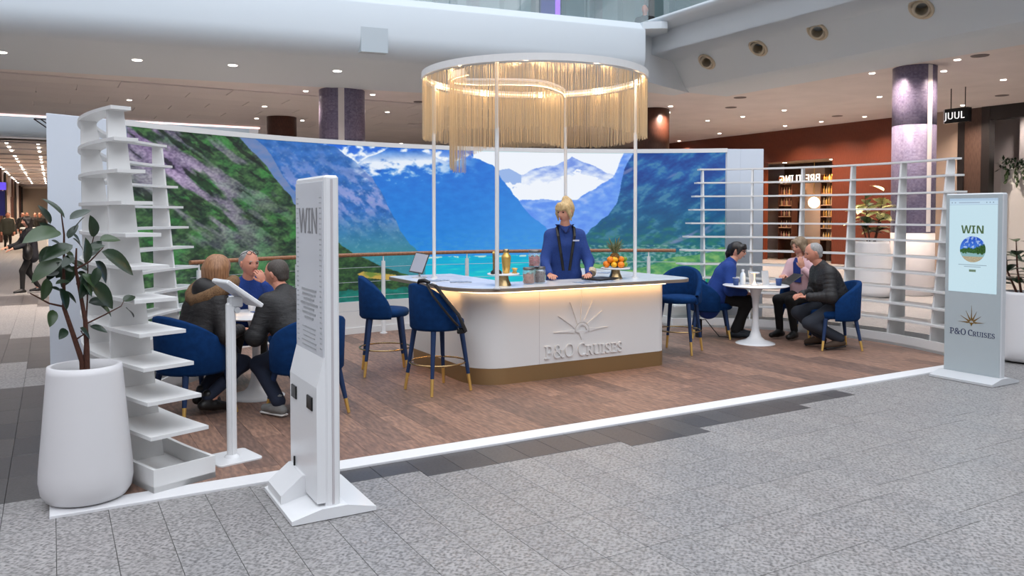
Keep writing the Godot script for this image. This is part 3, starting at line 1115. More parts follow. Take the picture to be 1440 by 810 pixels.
func build_screen_wall() -> void:
	var st := new_st()
	var wall := thing("video_wall", "long curved screen wall showing a fjord with green mountains", "screen")
	# picture, one sheet of light-emitting panels
	st.set_smooth_group(1)
	var n := 64
	for k in n:
		var q := []
		for e in [k, k + 1]:
			var p := arc(lerpf(PHI0, PHI1, float(e) / n), ARC_R - 0.01)
			q.append([P(p.x, 2.55, p.y), Vector2(float(e) / n, 0.0), P(p.x, 0.45, p.y), Vector2(float(e) / n, 1.0)])
		for v in [[0, 0], [1, 0], [1, 2], [0, 0], [1, 2], [0, 2]]:
			st.set_uv(q[v[0]][v[1] + 1])
			st.add_vertex(q[v[0]][v[1]])
	var m := sm(Color(0.02, 0.02, 0.02), 0.6)
	m.emission_enabled = true
	m.emission = Color(1, 1, 1)
	m.emission_texture = ImageTexture.create_from_image(paint_fjord())
	m.emission_operator = BaseMaterial3D.EMISSION_OP_MULTIPLY
	m.emission_energy_multiplier = 0.95
	obj("picture_screen", st, m, wall)
	st = new_st()
	slab(st, arc_band(ARC_R, ARC_R + 0.28, PHI0 - 0.004, PHI1 + 0.004), DECK, 2.6)
	obj("backing", st, M.white, wall)
	st = new_st()
	slab(st, arc_band(ARC_R - 0.03, ARC_R + 0.02, PHI0 - 0.004, PHI1 + 0.004), 2.55, 2.61)
	obj("top_frame", st, M.white, wall)
	st = new_st()
	slab(st, arc_band(ARC_R - 0.03, ARC_R + 0.02, PHI0 - 0.004, PHI1 + 0.004), DECK, 0.45, 0.006)
	obj("dado", st, M.white, wall)
	st = new_st()
	slab(st, arc_band(ARC_R - 0.045, ARC_R, PHI0 - 0.004, PHI1 + 0.004), DECK, 0.1, 0.006)
	obj("skirting", st, M.white, wall)
	# end wings
	var le := arc(PHI0, ARC_R)
	var re := arc(PHI1, ARC_R)
	var wings := [
		["wing_panel", [0.0, 4.05, le.x, le.y - 0.02, le.x + 0.02, le.y + 0.28, 0.02, 4.3], "white wing panel at the left end of the screen wall"],
		["wing_panel", [re.x, re.y - 0.03, re.x + 0.18, re.y - 0.12, re.x + 0.3, re.y + 0.15, re.x + 0.12, re.y + 0.26], "narrow white post at the right end of the screen wall"],
		["wing_panel", [re.x + 0.14, re.y - 0.08, 9.22, 3.56, 9.36, 3.74, re.x + 0.3, re.y + 0.15], "white wing panel at the right end of the screen wall"],
	]
	for w in wings:
		st = new_st()
		slab(st, poly_of(w[1]), DECK, 2.6, 0.004)
		obj(w[0], st, M.panel_blue, wall)
	# light thrown by the screen, for engines that do not light from emission
	for k in 4:
		var f := lerpf(PHI0, PHI1, (k + 0.5) / 4.0)
		var p := arc(f, ARC_R - 0.05)
		var l := AreaLight3D.new()
		l.name = "lamp"
		wall.add_child(l, true)
		l.area_size = Vector2(2.0, 2.0)
		l.position = P(p.x, 1.5, p.y)
		var c := arc(f, 1.0)
		l.look_at_from_position(P(p.x, 1.5, p.y), P(c.x, 1.5, c.y), Vector3.UP)
		l.light_color = Color(0.62, 0.80, 1.0)
		l.light_energy = 0.25
		l.area_range = 30.0
		l.shadow_enabled = true

func ridge(a: PackedFloat32Array, u: float) -> float:
	var n := a.size() / 2
	if u <= a[0]: return 9.0 if u < a[0] - 0.0001 else a[1]
	if u >= a[(n - 1) * 2]: return 9.0
	for k in n - 1:
		if u < a[k * 2 + 2]:
			var f := (u - a[k * 2]) / (a[k * 2 + 2] - a[k * 2])
			return lerpf(a[k * 2 + 1], a[k * 2 + 3], f)
	return 9.0

func paint_fjord() -> Image:
	var w := 1200
	var h := 330
	var im := Image.create(w, h, false, Image.FORMAT_RGB8)
	var fa := FastNoiseLite.new()
	fa.seed = 4
	fa.frequency = 1.0
	fa.fractal_octaves = 5
	fa.noise_type = FastNoiseLite.TYPE_SIMPLEX_SMOOTH
	fa.fractal_type = FastNoiseLite.FRACTAL_FBM
	var fb := FastNoiseLite.new()
	fb.seed = 8
	fb.frequency = 1.0
	fb.fractal_octaves = 3
	fb.noise_type = FastNoiseLite.TYPE_SIMPLEX_SMOOTH
	var rA := PackedFloat32Array([0.25, 0.55, 0.312, 0.6, 0.333, 0.66, 0.383, 0.762, 0.444, 0.847, 0.478, 0.915, 0.528, 1.021])
	var rB := PackedFloat32Array([-0.01, -0.09, 0.166, 0.0, 0.204, 0.138, 0.225, 0.227, 0.254, 0.374, 0.312, 0.595, 0.355, 0.70, 0.428, 0.84])
	var rC := PackedFloat32Array([0.15, -0.172, 0.184, -0.018, 0.206, 0.037, 0.232, 0.179, 0.261, 0.348, 0.31, 0.55])
	var rD := PackedFloat32Array([0.16, -0.02, 0.32, 0.005, 0.334, 0.046, 0.357, 0.11, 0.384, 0.193, 0.399, 0.294, 0.414, 0.41, 0.43, 0.528, 0.448, 0.647, 0.475, 0.735])
	var rE := PackedFloat32Array([0.34, 0.262, 0.384, 0.189, 0.411, 0.134, 0.445, 0.106, 0.478, 0.078, 0.516, 0.088, 0.553, 0.06, 0.57, 0.053, 0.595, 0.09, 0.61, 0.203, 0.639, 0.327, 0.654, 0.428, 0.687, 0.524, 0.698, 0.585, 0.724, 0.662, 0.75, 0.735])
	var rE2 := PackedFloat32Array([0.32, 0.165, 0.356, 0.124, 0.392, 0.04, 0.414, -0.001, 0.435, 0.032, 0.466, 0.013, 0.50, 0.05, 0.53, 0.1])
	var rF := PackedFloat32Array([0.60, 0.40, 0.623, 0.375, 0.647, 0.327, 0.705, 0.336, 0.744, 0.336, 0.775, 0.264, 0.807, 0.182, 0.82, 0.049, 0.827, -0.007, 0.847, -0.033, 0.891, -0.078])
	var rG := PackedFloat32Array([0.66, 0.747, 0.69, 0.725, 0.73, 0.662, 0.768, 0.555, 0.8, 0.443, 0.815, 0.346, 0.821, 0.243, 0.827, 0.1, 0.847, -0.018, 0.86, -0.079, 1.01, -0.123])
	var rH := PackedFloat32Array([0.645, 0.171, 0.67, 0.11, 0.703, 0.088, 0.735, 0.026, 0.767, 0.08, 0.8, 0.146, 0.83, 0.177])
	var rK := PackedFloat32Array([0.590, 0.184, 0.611, 0.124, 0.624, 0.113, 0.641, 0.162, 0.665, 0.211])
	var rJ := PackedFloat32Array([0.72, 0.79, 0.79, 0.80, 0.83, 0.834, 0.861, 0.815, 0.917, 0.75, 0.959, 0.718, 1.01, 0.661])
	var wmax := 0.728
	for j in h:
		var v := (j + 0.5) / h
		for i in w:
			var u := (i + 0.5) / w
			var x := u * 4.1
			var wob := fa.get_noise_2d(x * 3.0, v * 6.0) * 0.024
			var f1 := fa.get_noise_2d(x * 9.0, v * 18.0)
			var vv := v + wob
			var c: Color
			if vv > ridge(rA, u) and u > 0.27:
				# near wooded knoll with a bright field
				var g := f1 * 0.5 + 0.5
				c = Color(0.09, 0.18, 0.14).lerp(Color(0.26, 0.42, 0.22), clampf(g * 1.5 - 0.3 + fa.get_noise_2d(x * 30.0, v * 50.0) * 0.5, 0, 1))
				var fld := absf((v - 0.845) - (u - 0.395) * 0.55) + maxf(absf(u - 0.395) - 0.028, 0.0) * 2.0
				if fld < 0.02: c = Color(0.74, 0.62, 0.30).lerp(Color(0.42, 0.52, 0.22), clampf(f1 * 2.0 + 0.3, 0, 1))
				if v > 0.93 + 0.02 * f1 and u < 0.46: c = Color(0.04, 0.36, 0.33).lerp(Color(0.08, 0.5, 0.45), clampf(f1 + 0.5, 0, 1))
			elif vv > ridge(rB, u):
				# forest with purple rock slides running down to the right
				var al := x * 0.78 + v * 0.62   # down the slope
				var ac := v * 1.0 - x * 0.62    # across the slope
				var str_ := fa.get_noise_2d(ac * 11.0 + 3.0, al * 2.6)
				var rock := fb.get_noise_2d(ac * 5.0 + 1.7, al * 1.5 + 4.0) * 0.8 + str_ * 0.55
				var fine := fa.get_noise_2d(x * 34.0, v * 60.0)
				var lit := clampf(0.5 + f1 * 0.9 + fine * 0.45, 0, 1)
				var forest := Color(0.08, 0.16, 0.13).lerp(Color(0.30, 0.46, 0.27), lit)
				forest = forest.lerp(Color(0.24, 0.56, 0.26), clampf((fb.get_noise_2d(x * 4.0 + 9.0, v * 7.0)) * 1.3 + fine * 0.3, 0, 0.75))
				var stone := Color(0.36, 0.29, 0.44).lerp(Color(0.80, 0.70, 0.86), clampf(0.45 + str_ * 1.1 + fine * 0.5, 0, 1))
				var up := clampf(1.25 - v * 1.35 - maxf(u - 0.16, 0.0) * 2.2, 0, 1)
				var band := clampf(1.0 - absf(v - 3.5 * u + 0.02) / 0.36, 0, 1)
				c = forest.lerp(stone, clampf((rock - 0.10 + 0.42 * band) * 4.0, 0, 1) * up * (0.45 + 0.55 * band))
				if str_ < -0.32: c = c.lerp(Color(0.05, 0.06, 0.07), 0.6 * up)
			elif vv > ridge(rC, u):
				c = Color(0.36, 0.50, 0.72).lerp(Color(0.45, 0.52, 0.70), clampf(f1 + 0.5, 0, 1))
			elif vv > ridge(rD, u):
				var str2 := fa.get_noise_2d((v - x * 0.75) * 10.0, (x + v) * 4.0)
				var fine2 := fa.get_noise_2d(x * 26.0, v * 36.0)
				c = Color(0.12, 0.36, 0.66).lerp(Color(0.22, 0.46, 0.78), clampf(0.5 + f1, 0, 1))
				c = c.lerp(Color(0.62, 0.64, 0.86), clampf((str2 + 0.15) * 2.2 + fine2 * 0.6, 0, 0.85) * clampf(1.0 - absf(v - 0.33) * 2.6, 0, 1))
				c = c.lerp(Color(0.24, 0.56, 0.58), clampf((v - 0.42) * 3.0, 0, 0.85))
				c = c.lerp(Color(0.62, 0.78, 0.80), clampf(fine2 * 1.0 - 0.3, 0, 0.3))
			elif vv > ridge(rJ, u) and v > 0.6:
				c = Color(0.24, 0.52, 0.36).lerp(Color(0.50, 0.70, 0.42), clampf(0.5 + f1 * 1.4, 0, 1))
				if v > 0.9 and u < 0.97: c = Color(0.05, 0.62, 0.55)
			elif vv > ridge(rG, u):
				var str3 := fa.get_noise_2d((v + x * 0.62) * 9.0, (x - v) * 3.0)
				var fine3 := fa.get_noise_2d(x * 22.0, v * 40.0)
				c = Color(0.06, 0.24, 0.56).lerp(Color(0.12, 0.42, 0.70), clampf(0.5 + str3 * 1.2 + fine3 * 0.3, 0, 1))
				c = c.lerp(Color(0.09, 0.38, 0.46), clampf((v - 0.15) * 1.8, 0, 0.85))
				c = c.lerp(Color(0.36, 0.56, 0.66), clampf(str3 * 1.8 - 0.25 + fine3 * 0.5, 0, 0.55))
				c = c.lerp(Color(0.52, 0.54, 0.72), clampf(fb.get_noise_2d((v + x * 0.62) * 7.0 + 4.0, (x - v) * 1.4) * 3.0 - 1.2, 0, 0.7))
				c = c.lerp(Color(0.20, 0.50, 0.40), clampf((v - 0.55) * 3.2 + f1, 0, 0.75))
				if v > 0.66: c = c.lerp(Color(0.62, 0.74, 0.72), clampf(fine3 * 2.0 + 0.1, 0, 0.55))
			elif v > wmax and u > 0.40:
				# turquoise water
				var rip := fa.get_noise_2d(x * 4.0, v * 70.0)
				c = Color(0.0, 0.66, 0.84).lerp(Color(0.06, 0.80, 0.80), clampf((v - wmax) * 4.0 + rip * 0.5, 0, 1))
				c = c.lerp(Color(0.35, 0.85, 0.86), clampf(rip * 2.0 - 0.45, 0, 0.5))
				if v < wmax + 0.012 and f1 > 0.05: c = Color(0.75, 0.88, 0.85)
			elif vv > ridge(rE, u):
				var d := clampf((v - 0.05) * 1.5, 0, 1)
				c = Color(0.12, 0.38, 0.80).lerp(Color(0.07, 0.50, 0.84), d)
				c = c.lerp(Color(0.18, 0.56, 0.90), clampf(0.4 + f1 * 0.35, 0, 0.7))
				c = c.lerp(Color(0.30, 0.62, 0.92), clampf((u - 0.55) * 3.0 + (v - 0.35) * 0.8, 0, 0.5))
				c = c.lerp(Color(0.35, 0.66, 0.82), clampf((v - 0.52) * 3.0, 0, 1) * clampf(fa.get_noise_2d(x * 12.0, v * 40.0) * 1.6 + 0.2, 0, 0.6))
			elif vv > ridge(rF, u):
				c = Color(0.36, 0.56, 0.94).lerp(Color(0.46, 0.66, 0.96), clampf(0.5 + f1, 0, 1))
				c = c.lerp(Color(0.72, 0.78, 0.97), clampf((0.12 - (v - ridge(rF, u))) * 3.0 + f1 * 0.8 - 0.2, 0, 0.5))
			elif vv > ridge(rH, u) and v < 0.20 + 0.06 * sin(u * 40.0) + f1 * 0.05:
				c = Color(0.45, 0.58, 0.90).lerp(Color(0.66, 0.76, 0.96), clampf(0.5 + f1 * 1.2, 0, 1))
				c = c.lerp(Color(0.95, 0.97, 1.0), clampf((v - 0.08 + f1 * 0.06) * 7.0, 0, 1))
			elif vv > ridge(rK, u) and v < 0.22 + f1 * 0.06:
				c = Color(0.60, 0.72, 0.92)
			elif vv > ridge(rE2, u) and u < 0.54:
				c = Color(0.10, 0.36, 0.76).lerp(Color(0.20, 0.48, 0.86), clampf(0.5 + f1, 0, 1))
			else:
				c = Color(0.95, 0.97, 1.0)
				if u < 0.56: c = Color(0.16, 0.42, 0.86).lerp(Color(0.93, 0.96, 1.0), clampf(0.3 + f1 * 2.4 + (0.40 - u) * 2.0, 0, 1))
			# cloud bank over the left-hand peaks
			if u > 0.33 and u < 0.57:
				var cl := 0.85 - absf(v - (0.115 - (u - 0.36) * 0.25) - f1 * 0.06) * 10.0
				c = c.lerp(Color(0.95, 0.97, 1.0), clampf(cl * 1.2 + f1 * 0.8, 0, 0.95) * clampf((0.57 - u) * 12.0, 0, 1) * clampf((u - 0.345) * 40.0, 0, 1))
			im.set_pixel(i, j, c)
	im.resize(800, 220, Image.INTERPOLATE_LANCZOS)
	return im

# ------------------------------------------------------------------ the two curved shelf units
func build_shelf_unit(right: bool) -> void:
	var pts := [9.08, 0.1, 9.22, 0.5, 9.35, 1.0, 9.40, 1.5, 9.36, 2.1, 9.2, 2.7, 8.88, 3.3, 8.4, 3.82, 8.0, 4.02, 7.6, 4.15]
	var cv := Curve2D.new()
	for k in range(0, pts.size(), 2):
		var p := Vector2(pts[k], pts[k + 1])
		var a := Vector2(pts[maxi(k - 2, 0)], pts[maxi(k - 2, 0) + 1])
		var b := Vector2(pts[mini(k + 2, pts.size() - 2)], pts[mini(k + 2, pts.size() - 2) + 1])
		cv.add_point(p, (a - b) * 0.16, (b - a) * 0.16)
	var total := cv.get_baked_length() - (0.14 if right else 0.72)
	var mirror := func(q: Vector2) -> Vector2: return q if right else Vector2(9.6 - q.x, q.y)
	var at := func(d: float, w: float) -> Vector2:
		var p := cv.sample_baked(d, true)
		var tg := (cv.sample_baked(d + 0.02, true) - cv.sample_baked(maxf(d - 0.02, 0.0), true)).normalized()
		return mirror.call(p + Vector2(-tg.y, tg.x) * w)
	var label := "tall white curved open shelf unit on the right of the stand" if right else "tall white curved open shelf unit on the left of the stand"
	var root := thing("shelf_unit", label, "shelf unit", Vector3.ZERO, 0, "curved white shelf units")
	var width := func(q: float) -> float: return 0.12 + 0.26 * q
	for k in 12:
		var q := k / 11.0
		var d0 := 0.52 * (1.0 - q)
		var d1 := total - 0.52 * (1.0 - q) - 0.04
		var w: float = width.call(q)
		var poly := PackedVector2Array()
		var n := 34
		for j in n + 1: poly.append(at.call(lerpf(d0, d1, float(j) / n), 0.0))
		for j in n + 1: poly.append(at.call(lerpf(d1, d0, float(j) / n), w))
		var st := new_st()
		if k < 11:
			var y := 2.29 - 0.1955 * k
			slab(st, poly, y - 0.022, y, 0.003)
			obj("shelf", st, M.white, root)
		else:
			# open tray at the bottom: four sides and a floor
			var wl := 0.022
			for side in 2:
				var strip := PackedVector2Array()
				var o0 := 0.0 if side == 0 else w - wl
				for j in n + 1: strip.append(at.call(lerpf(d0, d1, float(j) / n), o0))
				for j in n + 1: strip.append(at.call(lerpf(d1, d0, float(j) / n), o0 + wl))
				slab(st, strip, DECK, 0.15, 0.002)
			for e in [d0, d1 - wl]:
				slab(st, PackedVector2Array([at.call(e, wl), at.call(e + wl, wl), at.call(e + wl, w - wl), at.call(e, w - wl)]), DECK, 0.15)
			slab(st, poly, DECK, 0.05)
			obj("base_tray", st, M.white, root)
	# upright fins, wider at the foot
	var fins := 6 if right else 5
	for k in fins:
		var d := lerpf(0.62, total - 0.62, float(k) / (fins - 1))
		var st := new_st()
		var n0: Vector2 = at.call(d - 0.013, 0.012)
		var n1: Vector2 = at.call(d + 0.013, 0.012)
		var f0: Vector2 = at.call(d - 0.013, width.call(0.0) - 0.012)
		var f1: Vector2 = at.call(d + 0.013, width.call(0.0) - 0.012)
		var g0: Vector2 = at.call(d - 0.013, width.call(1.0) - 0.05)
		var g1: Vector2 = at.call(d + 0.013, width.call(1.0) - 0.05)
		var lo := 0.04
		var hi := 2.275
		quad(st, P(n0.x, lo, n0.y), P(n0.x, hi, n0.y), P(f0.x, hi, f0.y), P(g0.x, lo, g0.y))
		quad(st, P(n1.x, lo, n1.y), P(g1.x, lo, g1.y), P(f1.x, hi, f1.y), P(n1.x, hi, n1.y))
		quad(st, P(n0.x, lo, n0.y), P(n1.x, lo, n1.y), P(n1.x, hi, n1.y), P(n0.x, hi, n0.y))
		quad(st, P(g0.x, lo, g0.y), P(f0.x, hi, f0.y), P(f1.x, hi, f1.y), P(g1.x, lo, g1.y))
		quad(st, P(n0.x, hi, n0.y), P(n1.x, hi, n1.y), P(f1.x, hi, f1.y), P(f0.x, hi, f0.y))
		quad(st, P(n0.x, lo, n0.y), P(g0.x, lo, g0.y), P(g1.x, lo, g1.y), P(n1.x, lo, n1.y))
		obj("upright", st, M.white, root)

# ------------------------------------------------------------------ counter
const TOP := 0.95

func sun_emblem(st: SurfaceTool, sc: float, depth: float, xf: Transform3D) -> void:
	# rays round a half disc
	var rays := [[0.0, 0.40], [0.42, 0.30], [-0.46, 0.30], [0.93, 0.285], [-1.05, 0.30], [1.52, 0.30], [-1.56, 0.31]]
	for r in rays:
		var a: float = r[0]
		var d := Vector2(sin(a), cos(a))
		var n := Vector2(d.y, -d.x)
		var p0 := d * 0.08
		prism(st, PackedVector2Array([(p0 - n * 0.019) * sc, (p0 + n * 0.019) * sc, (d * 0.14 + n * 0.010) * sc, d * float(r[1]) * sc, (d * 0.14 - n * 0.010) * sc]), depth, xf)
	var arcp := PackedVector2Array()
	for k in 17:
		var a := PI * k / 16
		arcp.append(Vector2(cos(a), sin(a)) * 0.075 * sc)
	for k in 17:
		var a := PI * (16 - k) / 16
		arcp.append(Vector2(cos(a), sin(a)) * 0.05 * sc)
	prism(st, arcp, depth * 1.25, xf)
	prism(st, PackedVector2Array([Vector2(-0.09, 0.0) * sc, Vector2(0.09, 0.0) * sc, Vector2(0.03, -0.022) * sc, Vector2(0.0, -0.085) * sc, Vector2(-0.03, -0.022) * sc]), depth, xf)

func build_counter() -> void:
	var root := thing("reception_counter", "white rounded reception counter with a bronze plinth and pale top", "counter")
	var outline := func(g: float, rad: float) -> PackedVector2Array:
		# U-shaped plan grown outwards by g
		return fillet(poly_of([3.42 - g, 1.66 - g, 5.70 + g, 1.66 - g, 5.70 + g, 3.22 + g * 0.5, 5.16 - g * 0.3, 3.22 + g * 0.5, 5.16 - g * 0.3, 2.02, 3.96, 2.02, 3.96, 3.22 + g * 0.5, 3.42 - g, 3.22 + g * 0.5]), [rad, 0.10 + g * 0.6, 0.1, 0.02, 0.05, 0.05, 0.02, 0.1])
	var st := new_st()
	slab(st, outline.call(0.0, 0.34), 0.17, 0.905, 0.0, true)
	obj("body", st, M.white, root)
	st = new_st()
	slab(st, outline.call(0.003, 0.343), DECK, 0.168, 0.0, true)
	obj("plinth", st, M.plinth, root)
	st = new_st()
	slab(st, outline.call(0.235, 0.52), TOP - 0.035, TOP - 0.003, 0.0, true)
	obj("worktop_edge", st, M.worktop_edge, root)
	st = new_st()
	slab(st, outline.call(0.228, 0.513), TOP - 0.003, TOP)
	obj("worktop", st, M.worktop, root)
	st = new_st()
	slab(st, rect(4.105, 4.108, 1.6585, 1.662), 0.172, 0.9)
	obj("joint", st, M.pale_wall, root)
	# strip of light under the overhang
	st = new_st()
	var o2: PackedVector2Array = outline.call(0.035, 0.37)
	var o3: PackedVector2Array = outline.call(0.02, 0.355)
	for k in 21:
		var a := o2[k]
		# only the front-left sweep and the front run
		pass
	var pts := []
	pts.append(P(3.39, 0.893, 3.2))
	for k in 9: pts.append(P(o2[k].x, 0.893, o2[k].y))
	pts.append(P(5.66, 0.893, 1.63))
	tube(st, pts, 0.009, 6)
	obj("led_strip", st, M.led_warm, root)
	for q in [[4.7, 1.61, 2.0, 0.0], [3.36, 2.6, 1.2, 90.0]]:
		var l := AreaLight3D.new()
		l.name = "lamp"
		root.add_child(l, true)
		l.area_size = Vector2(q[2], 0.03)
		l.position = P(q[0], 0.88, q[1])
		l.rotation_degrees = Vector3(-90, q[3], 0)
		l.light_color = Color(1, 0.76, 0.5)
		l.light_energy = 0.22
		l.area_range = 30.0
		l.shadow_enabled = true
	# raised emblem and lettering on the front
	st = new_st()
	sun_emblem(st, 1.08, 0.013, Transform3D(Basis.IDENTITY, P(4.60, 0.465, 1.66)))
	obj("sun_emblem", st, M.white, root)
	letters(root, "P&O", "C", "RUISES", 0.125, P(4.16, 0.215, 1.66), M.white, 0.018, 1.0)

func letters(root: Node, a: String, b: String, c: String, hgt: float, at: Vector3, m: Material, depth: float, squeeze: float, b2: Basis = Basis.IDENTITY) -> void:
	var x := 0.0
	for part in [[a, hgt, 0.55], [b, hgt, 0.06], [c, hgt * 0.78, 0.0]]:
		var tm := text_mesh(part[0], part[1], depth, "Droid Serif")
		var box := tm.get_aabb()
		var o := node_of("lettering", tm, m, root)
		o.transform = Transform3D(b2, at + b2 * Vector3(x - box.position.x, -box.position.y, depth * 0.5))
		x += box.size.x + float(part[2]) * hgt * 0.7

# ------------------------------------------------------------------ chandelier
func build_chandelier() -> void:
	var root := thing("fringe_chandelier", "large round chandelier of gold bead fringe on four white poles", "chandelier")
	var c := Vector2(4.33, 2.12)
	var R := 1.13
	var y := 2.96
	var prof := PackedVector2Array([V2(0.02, 0.02), V2(0.02, 0.085), V2(-0.03, 0.085), V2(-0.03, 0.06), V2(-0.012, 0.06), V2(-0.012, 0.02), V2(0.02, 0.02)])
	for k in prof.size(): prof[k].y += y
	var path := PackedVector2Array()
	for k in 73:
		var a := -TAU * k / 72
		path.append(c + Vector2(cos(a), sin(a)) * R)
	var st := new_st()
	sweep_closed(st, path, prof)
	obj("ring_frame", st, M.white, root)
	# inner band that swings out of the ring and back in an S
	var cv := Curve2D.new()
	var pp := [V2(5.18, 2.86), V2(4.95, 2.6), V2(4.55, 2.35), V2(4.2, 2.42), V2(3.85, 2.62), V2(3.62, 2.6), V2(3.52, 2.35), V2(3.55, 2.12)]
	for k in pp.size():
		var d: Vector2 = (pp[mini(k + 1, pp.size() - 1)] - pp[maxi(k - 1, 0)]) * 0.18
		cv.add_point(pp[k], -d, d)
	var inner := cv.tessellate_even_length(5, 0.06)
	st = new_st()
	sweep(st, inner, prof, false)
	obj("inner_band", st, M.white, root)
	# light lines
	st = new_st()
	var lp := []
	for k in 72: lp.append(P(c.x + cos(TAU * k / 72) * (R - 0.022), y + 0.05, c.y + sin(TAU * k / 72) * (R - 0.022)))
	tube(st, lp, 0.007, 5, false, true)
	obj("led_strip", st, M.led_warm, root)
	st = new_st()
	lp = []
	for q in inner: lp.append(P(q.x + 0.015, y + 0.02, q.y - 0.015))
	tube(st, lp, 0.006, 5)
	obj("led_strip", st, M.led_warm, root)
	for k in 10:
		var a := TAU * (k + 0.5) / 10
		omni(root, P(c.x + cos(a) * (R - 0.06), y + 0.03, c.y + sin(a) * (R - 0.06)), 0.075, Color(1, 0.84, 0.64), 0.03)
	# poles
	for q in [[3.57, 2.93], [3.51, 1.43], [5.21, 2.86], [5.42, 1.84]]:
		st = new_st()
		tube(st, [P(q[0], TOP, q[1]), P(q[0], y + 0.05, q[1])], 0.019, 12)
		tube(st, [P(q[0], TOP, q[1]), P(q[0], TOP + 0.012, q[1])], 0.035, 14)
		obj("pole", st, M.white_gloss, root)
	# bead strands: thousands, hung in two curtains
	var r2 := RandomNumberGenerator.new()
	r2.seed = 5
	st = new_st()
	var n := 880
	for k in n:
		var a := TAU * k / n + r2.randf_range(-0.001, 0.001)
		var q := c + Vector2(cos(a), sin(a)) * (R + r2.randf_range(-0.008, 0.012))
		var len := 0.57 + 0.012 * sin(a * 5.0) + r2.randf_range(-0.02, 0.012)
		strand(st, P(q.x, y + 0.005, q.y), len, 0.0020)
	var o := obj("bead_fringe", st, M.fringe, root)
	o.set_meta("kind", "stuff")
	st = new_st()
	var len_in := 0.0
	for k in inner.size() - 1: len_in += inner[k].distance_to(inner[k + 1])
	var d := 0.0
	var seg := 0
	var walked := 0.0
	while d < len_in - 0.01:
		while seg < inner.size() - 2 and walked + inner[seg].distance_to(inner[seg + 1]) < d:
			walked += inner[seg].distance_to(inner[seg + 1])
			seg += 1
		var f := (d - walked) / inner[seg].distance_to(inner[seg + 1])
		var q := inner[seg].lerp(inner[seg + 1], f)
		var e := d / len_in
		var len := 0.58 + 0.36 * smoothstep(0.45, 1.0, e) + r2.randf_range(-0.015, 0.015)
		strand(st, P(q.x + r2.randf_range(-0.006, 0.006), y + 0.005, q.y + r2.randf_range(-0.006, 0.006)), len, 0.0020)
		d += 0.008
	o = obj("bead_fringe", st, M.fringe, root)
	o.set_meta("kind", "stuff")

func strand(st: SurfaceTool, top: Vector3, len: float, r: float) -> void:
	st.set_smooth_group(-1)
	var b := top - Vector3(0, len, 0)
	var q := [Vector3(r, 0, 0), Vector3(-r * 0.5, 0, r * 0.87), Vector3(-r * 0.5, 0, -r * 0.87)]
	for k in 3:
		quad(st, top + q[k], b + q[k], b + q[(k + 1) % 3], top + q[(k + 1) % 3])

func sweep_closed(st: SurfaceTool, path: PackedVector2Array, prof: PackedVector2Array) -> void:
	st.set_smooth_group(-1)
	var n := path.size() - 1
	var rows := []
	for k in n:
		var d := (path[(k + 1) % n] - path[(k - 1 + n) % n]).normalized()
		var nrm := Vector2(-d.y, d.x)
		var row := []
		for q in prof:
			var w := path[k] + nrm * q.x
			row.append(P(w.x, q.y, w.y))
		rows.append(row)
	for k in n:
		for j in prof.size() - 1:
			quad(st, rows[k][j], rows[k][j + 1], rows[(k + 1) % n][j + 1], rows[(k + 1) % n][j])

# ------------------------------------------------------------------ ship's railing before the screen
func build_railing() -> void:
	var root := thing("ship_railing", "ship style railing with wooden handrail and wires before the screen", "railing")
	var r := ARC_R - 0.22
	var p0 := asin((1.35 - ARC_C) / r)
	var p1 := asin((8.05 - ARC_C) / r)
	var pts := []
	for k in 41:
		var q := arc(lerpf(p0, p1, k / 40.0), r)
		pts.append(P(q.x, 1.09, q.y))
	var st := new_st()
	tube(st, pts, 0.026, 10)
	obj("handrail", st, M.handrail, root)
	for k in 4:
		st = new_st()
		var w := []
		for e in pts: w.append(Vector3(e.x, 0.92 - k * 0.19, e.z))
		tube(st, w, 0.0035, 5)
		obj("wire", st, M.steel, root)
	for s in [1.45, 2.68, 3.9, 5.15, 6.45, 7.72]:
		var q := arc(asin((s - ARC_C) / r), r)
		st = new_st()
		tube(st, [P(q.x, DECK, q.y), P(q.x, DECK + 0.015, q.y)], 0.05, 14)
		tube(st, [P(q.x, DECK, q.y), P(q.x, 1.0, q.y)], 0.028, 12)
		tube(st, [P(q.x, 1.0, q.y), P(q.x, 1.075, q.y)], 0.01, 8)
		obj("post", st, M.white_gloss, root)

# ------------------------------------------------------------------ digital totems
func build_totems() -> void:
	for k in 2:
		var near := k == 0
		var at := P(1.32, 0, -0.44) if near else P(7.86, 0, -0.38)
		var root := thing("digital_totem", "white freestanding totem seen from its side, WIN on its face" if near else "grey freestanding totem whose lit screen reads WIN", "totem", at, 0, "digital totems")
		var st := new_st()
		# sloped foot: low at both ends, along x; z is across
		var foot := PackedVector2Array([V2(-0.23, 0.0), V2(0.23, 0.0), V2(0.23, 0.022), V2(0.07, 0.06), V2(-0.07, 0.06), V2(-0.23, 0.022)])
		prism(st, foot, 0.62, Transform3D(Basis.IDENTITY, Vector3(0, 0.004, -0.31)))
		obj("foot", st, M.white_gloss if near else M.totem_side, root)
		st = new_st()
		bx(st, Vector3(0, 0.94, 0), Vector3(0.08, 1.78, 0.56), 0.012)
		obj("body", st, M.white_gloss if near else M.totem_side, root)
		if near:
			near_totem(root)
		else:
			far_totem(root)

